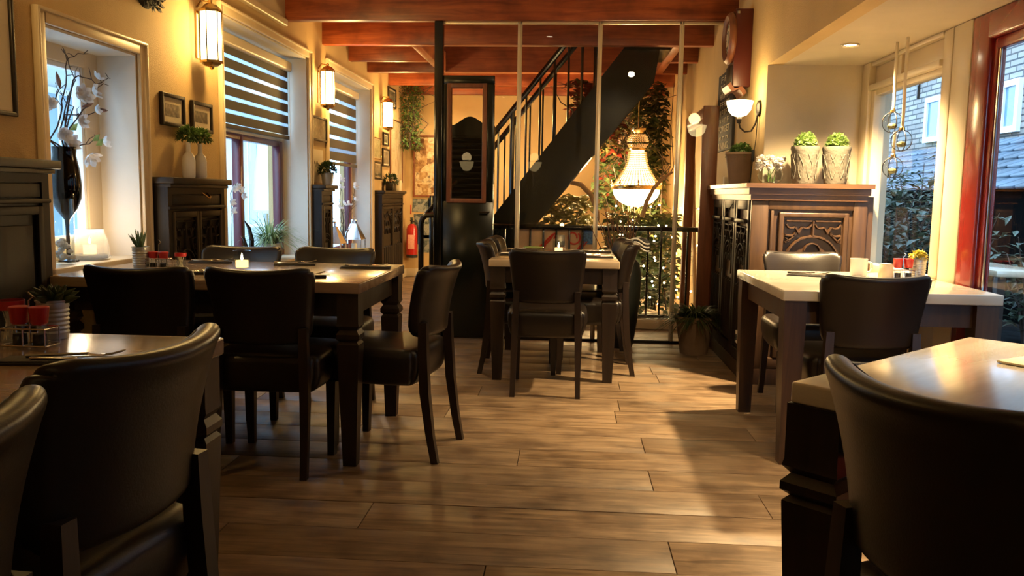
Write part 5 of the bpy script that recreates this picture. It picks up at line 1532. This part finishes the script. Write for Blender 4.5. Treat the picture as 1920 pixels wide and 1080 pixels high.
def shaker(x, y, z, label, h=.075, grp=None):
    t = thing('shaker', label, 'shaker', (x, y, z))
    MB().lathe([(0, 0), (.019, 0), (.021, .006), (.017, h * .55), (.015, h * .62)], n=18).build('glass_body', M['jar'], t, 60)
    MB().lathe([(0, .003), (.0165, .003), (.015, h * .3), (0, h * .3)], n=14).build('spice', M['soil'], t)
    MB().lathe([(.0155, h * .55), (.019, h * .60), (.023, h * .98), (.021, h), (0, h * .97)], n=18).build('red_top', M['red'], t)
def caddy(x, y, z, label, w=.055):
    t = thing('wire_caddy', label, 'rack', (x, y, z))
    b = MB()
    for zz in (.004, .045): b.tube([(-w, -.028, zz), (w, -.028, zz), (w, .028, zz), (-w, .028, zz), (-w, -.028, zz)], .0018, 5)
    for sx in (-1, 0, 1):
        for sy in (-1, 1): b.tube([(sx * w, sy * .028, .004), (sx * w, sy * .028, .045)], .0018, 5)
    b.build('wire_frame', M['steel'], t)
    MB().tube([(0, 0, .004), (0, 0, .11), (.012, 0, .12), (0, 0, .13)], .002, 5).build('handle', M['steel'], t)
def jar_glass(x, y, z, label, h=.085, r=.026, fill='toothpick'):
    t = thing('glass_holder', label, 'glass', (x, y, z))
    MB().lathe([(0, 0), (r * .9, 0), (r, h), (r - .003, h), (r * .85, .006), (0, .006)], n=20).build('glass', M['jar'], t, 60)
    b = MB(); q = random.Random(int(x * 1000))
    for k in range(14): b.tube([(q.uniform(-.4, .4) * r, q.uniform(-.4, .4) * r, .006), (q.uniform(-.6, .6) * r, q.uniform(-.6, .6) * r, h * .8)], .0014, 4)
    b.build('toothpicks', M['paper'], t)
    MB().lathe([(r, h * .72), (r + .002, h * .72), (r + .002, h * .92), (r, h * .92)], n=20).build('red_band', M['red'], t)
z1 = .776
caddy(-1.90, 3.73, z1, 'wire rack holding two red shakers beside the aloe', .05)
shaker(-1.926, 3.73, z1 + .001, 'left red-topped shaker in the rack beside the aloe'); shaker(-1.877, 3.73, z1 + .001, 'right red-topped shaker in the rack beside the aloe')
MBt = jar_glass(-1.79, 3.72, z1, 'small glass of toothpicks with red band on the left table', .08, .024)

def candle(x, y, z, label, r=.042, h=.085, square=True, p=2.0):
    t = thing('candle_glass', label, 'candle', (x, y, z))
    n = 6 if square else 20
    MB().lathe([(0, 0), (r * .92, 0), (r, .012), (r, h), (r - .005, h), (r - .006, .014), (0, .012)], n=n if not square else 8).build('holder_glass', M['jar'], t)
    MB().lathe([(0, .014), (r * .66, .014), (r * .66, h * .50), (0, h * .48)], n=16).build('candle_wax', M['candle'], t)
    MB().lathe([(0, h * .50), (.006, h * .58), (.004, h * .72), (0, h * .88)], n=8).build('flame', M['flame'], t)
    point_light('candle_light', (0, 0, h + .035), p, .02, (1, .66, .26), t)
candle(-1.50, 3.72, z1, 'lit candle in faceted glass on the left table', .042, .09)
candle(-.07, 5.52, .751, 'lit candle in glass on the middle table', .040, .09, False)

def napkin(x, y, z, rz, label, L=.20, w=.07, cutlery=True, col='slate'):
    t = thing('napkin', label, 'napkin', (x, y, z), rz)
    MB().rbox(-L / 2, L / 2, -w / 2, w / 2, 0, .005, .002).rbox(-L / 2 + .004, L / 2, -w / 2 + .003, w / 2 - .003, .005, .0085, .0015).build('folded_cloth', M[col], t)
def cutlery(x, y, z, rz, label, kind):
    t = thing(kind, label, kind, (x, y, z), rz)
    if kind == 'knife':
        MB().rbox(-.10, .0, -.006, .006, 0, .006, .002).build('handle', M['steel'], t)
        MB().prism([(0, -.008), (.085, -.009), (.10, .002), (.085, .008), (0, .008)], .001, .0035, 'z').build('blade', M['steel'], t)
    else:
        MB().tube([(-.10, 0, .003), (-.04, 0, .005), (.03, 0, .007)], [.005, .0035, .003], 6).build('handle', M['steel'], t)
        hd = MB().strip([(.03, 0, .006), (.05, 0, .003), (.065, 0, .004)], .022, .002, (0, 0, 1))
        for k in range(4): hd.tube([(.062, -.0085 + k * .0057, .004), (.08, -.009 + k * .006, .006), (.105, -.009 + k * .006, .013)], .0014, 5)
        hd.build('tines', M['steel'], t)
def setting(x, y, z, rz, where, L=.20):
    napkin(x, y, z, rz, 'folded dark napkin ' + where, L)
    c, s = cos(rz), sin(rz)
    cutlery(x - s * .015 + c * .0, y + c * .015, z + .0095, rz + .05, 'steel fork on the napkin ' + where, 'fork')
    cutlery(x + s * .016 + c * .02, y - c * .016, z + .0095, rz - .04, 'steel knife on the napkin ' + where, 'knife')
setting(-1.36, 4.04, z1, .25, 'behind the candle on the left table')
setting(-.98, 3.95, z1, .1, 'at the right end of the left table', .24)
setting(-1.13, 3.44, z1, .5, 'at the front edge of the left table')
setting(-1.80, 4.06, z1, .05, 'before the far left chair of the left table')
setting(-1.62, 3.50, z1, .3, 'beside the shakers of the left table')
setting(.17, 5.30, .751, 0, 'front right on the middle table', .22)
setting(.18, 5.80, .751, 0, 'back right on the middle table', .22)
setting(-.34, 5.35, .751, 0, 'front left on the middle table', .22)
setting(-.33, 5.82, .751, 0, 'back left on the middle table', .22)
setting(1.19, 4.22, .761, -.35, 'on the bay window table')
setting(-1.08, 1.72, .761, .15, 'on the near left table', .30)

nr = thing('menu_holder', 'little wooden block of menu cards behind the middle candle', 'holder', (-.06, 5.72, .751))
MB().rbox(-.03, .03, -.02, .02, 0, .04, .004).build('block', M['redwood'], nr)
for k in range(3): MB().rbox(-.028, .028, -.012 + k * .009, -.009 + k * .009, .02, .12 - k * .01, .001, m=RX(.04 * (k - 1))).build('card', M['dark'], nr)
gt = thing('green_tray', 'pale green glass tea-light tray at the left back of the middle table', 'tray', (-.26, 6.02, .751))
MB().lathe([(0, 0), (.05, 0), (.075, .014), (.072, .016), (.048, .004), (0, .004)], n=28).build('dish', plain('green_glass_dish', (.35, .48, .18), .15), gt)

z3 = .761
mg = thing('mug', 'white cup standing on the bay window table in the spotlight', 'cup', (1.44, 4.24, z3))
MB().lathe([(0, 0), (.034, 0), (.040, .008), (.042, .09), (.039, .09), (.037, .010), (0, .008)], n=28).build('cup', M['white'], mg, 60)
MB().tube([(.04, 0, .075), (.062, 0, .068), (.066, 0, .045), (.055, 0, .025), (.04, 0, .022)], .005, 8).build('handle', M['white'], mg)
wc = thing('sugar_pot', 'cream pot left of the red shakers on the bay window table', 'pot', (1.535, 4.14, z3))
MB().lathe([(0, 0), (.030, 0), (.034, .008), (.034, .066), (.028, .07), (.028, .074), (0, .078)], n=24).build('pot_body', M['cream'], wc, 60)
caddy(1.615, 4.14, z3, 'wire rack with red shakers on the bay window table', .05)
shaker(1.59, 4.14, z3 + .001, 'left red-topped shaker in the bay window rack', .10); shaker(1.64, 4.14, z3 + .001, 'right red-topped shaker in the bay window rack', .10)

caddy(-1.285, 1.885, .761, 'wire rack of shakers on the near left table', .055)
shaker(-1.26, 1.885, .762, 'red-topped shaker, right one in the near left rack', .095); shaker(-1.31, 1.885, .762, 'red-topped shaker, left one in the near left rack', .095)
jar_glass(-1.375, 1.945, .761, 'glass of toothpicks with red band at the left picture edge', .11, .032)
nn = thing('napkin', 'cream napkin corner lying on the shining near table at right', 'napkin', (1.12, 2.02, .761), .6)
MB().rbox(-.08, .08, -.06, .06, 0, .006, .002).build('folded_paper', M['paper'], nn)
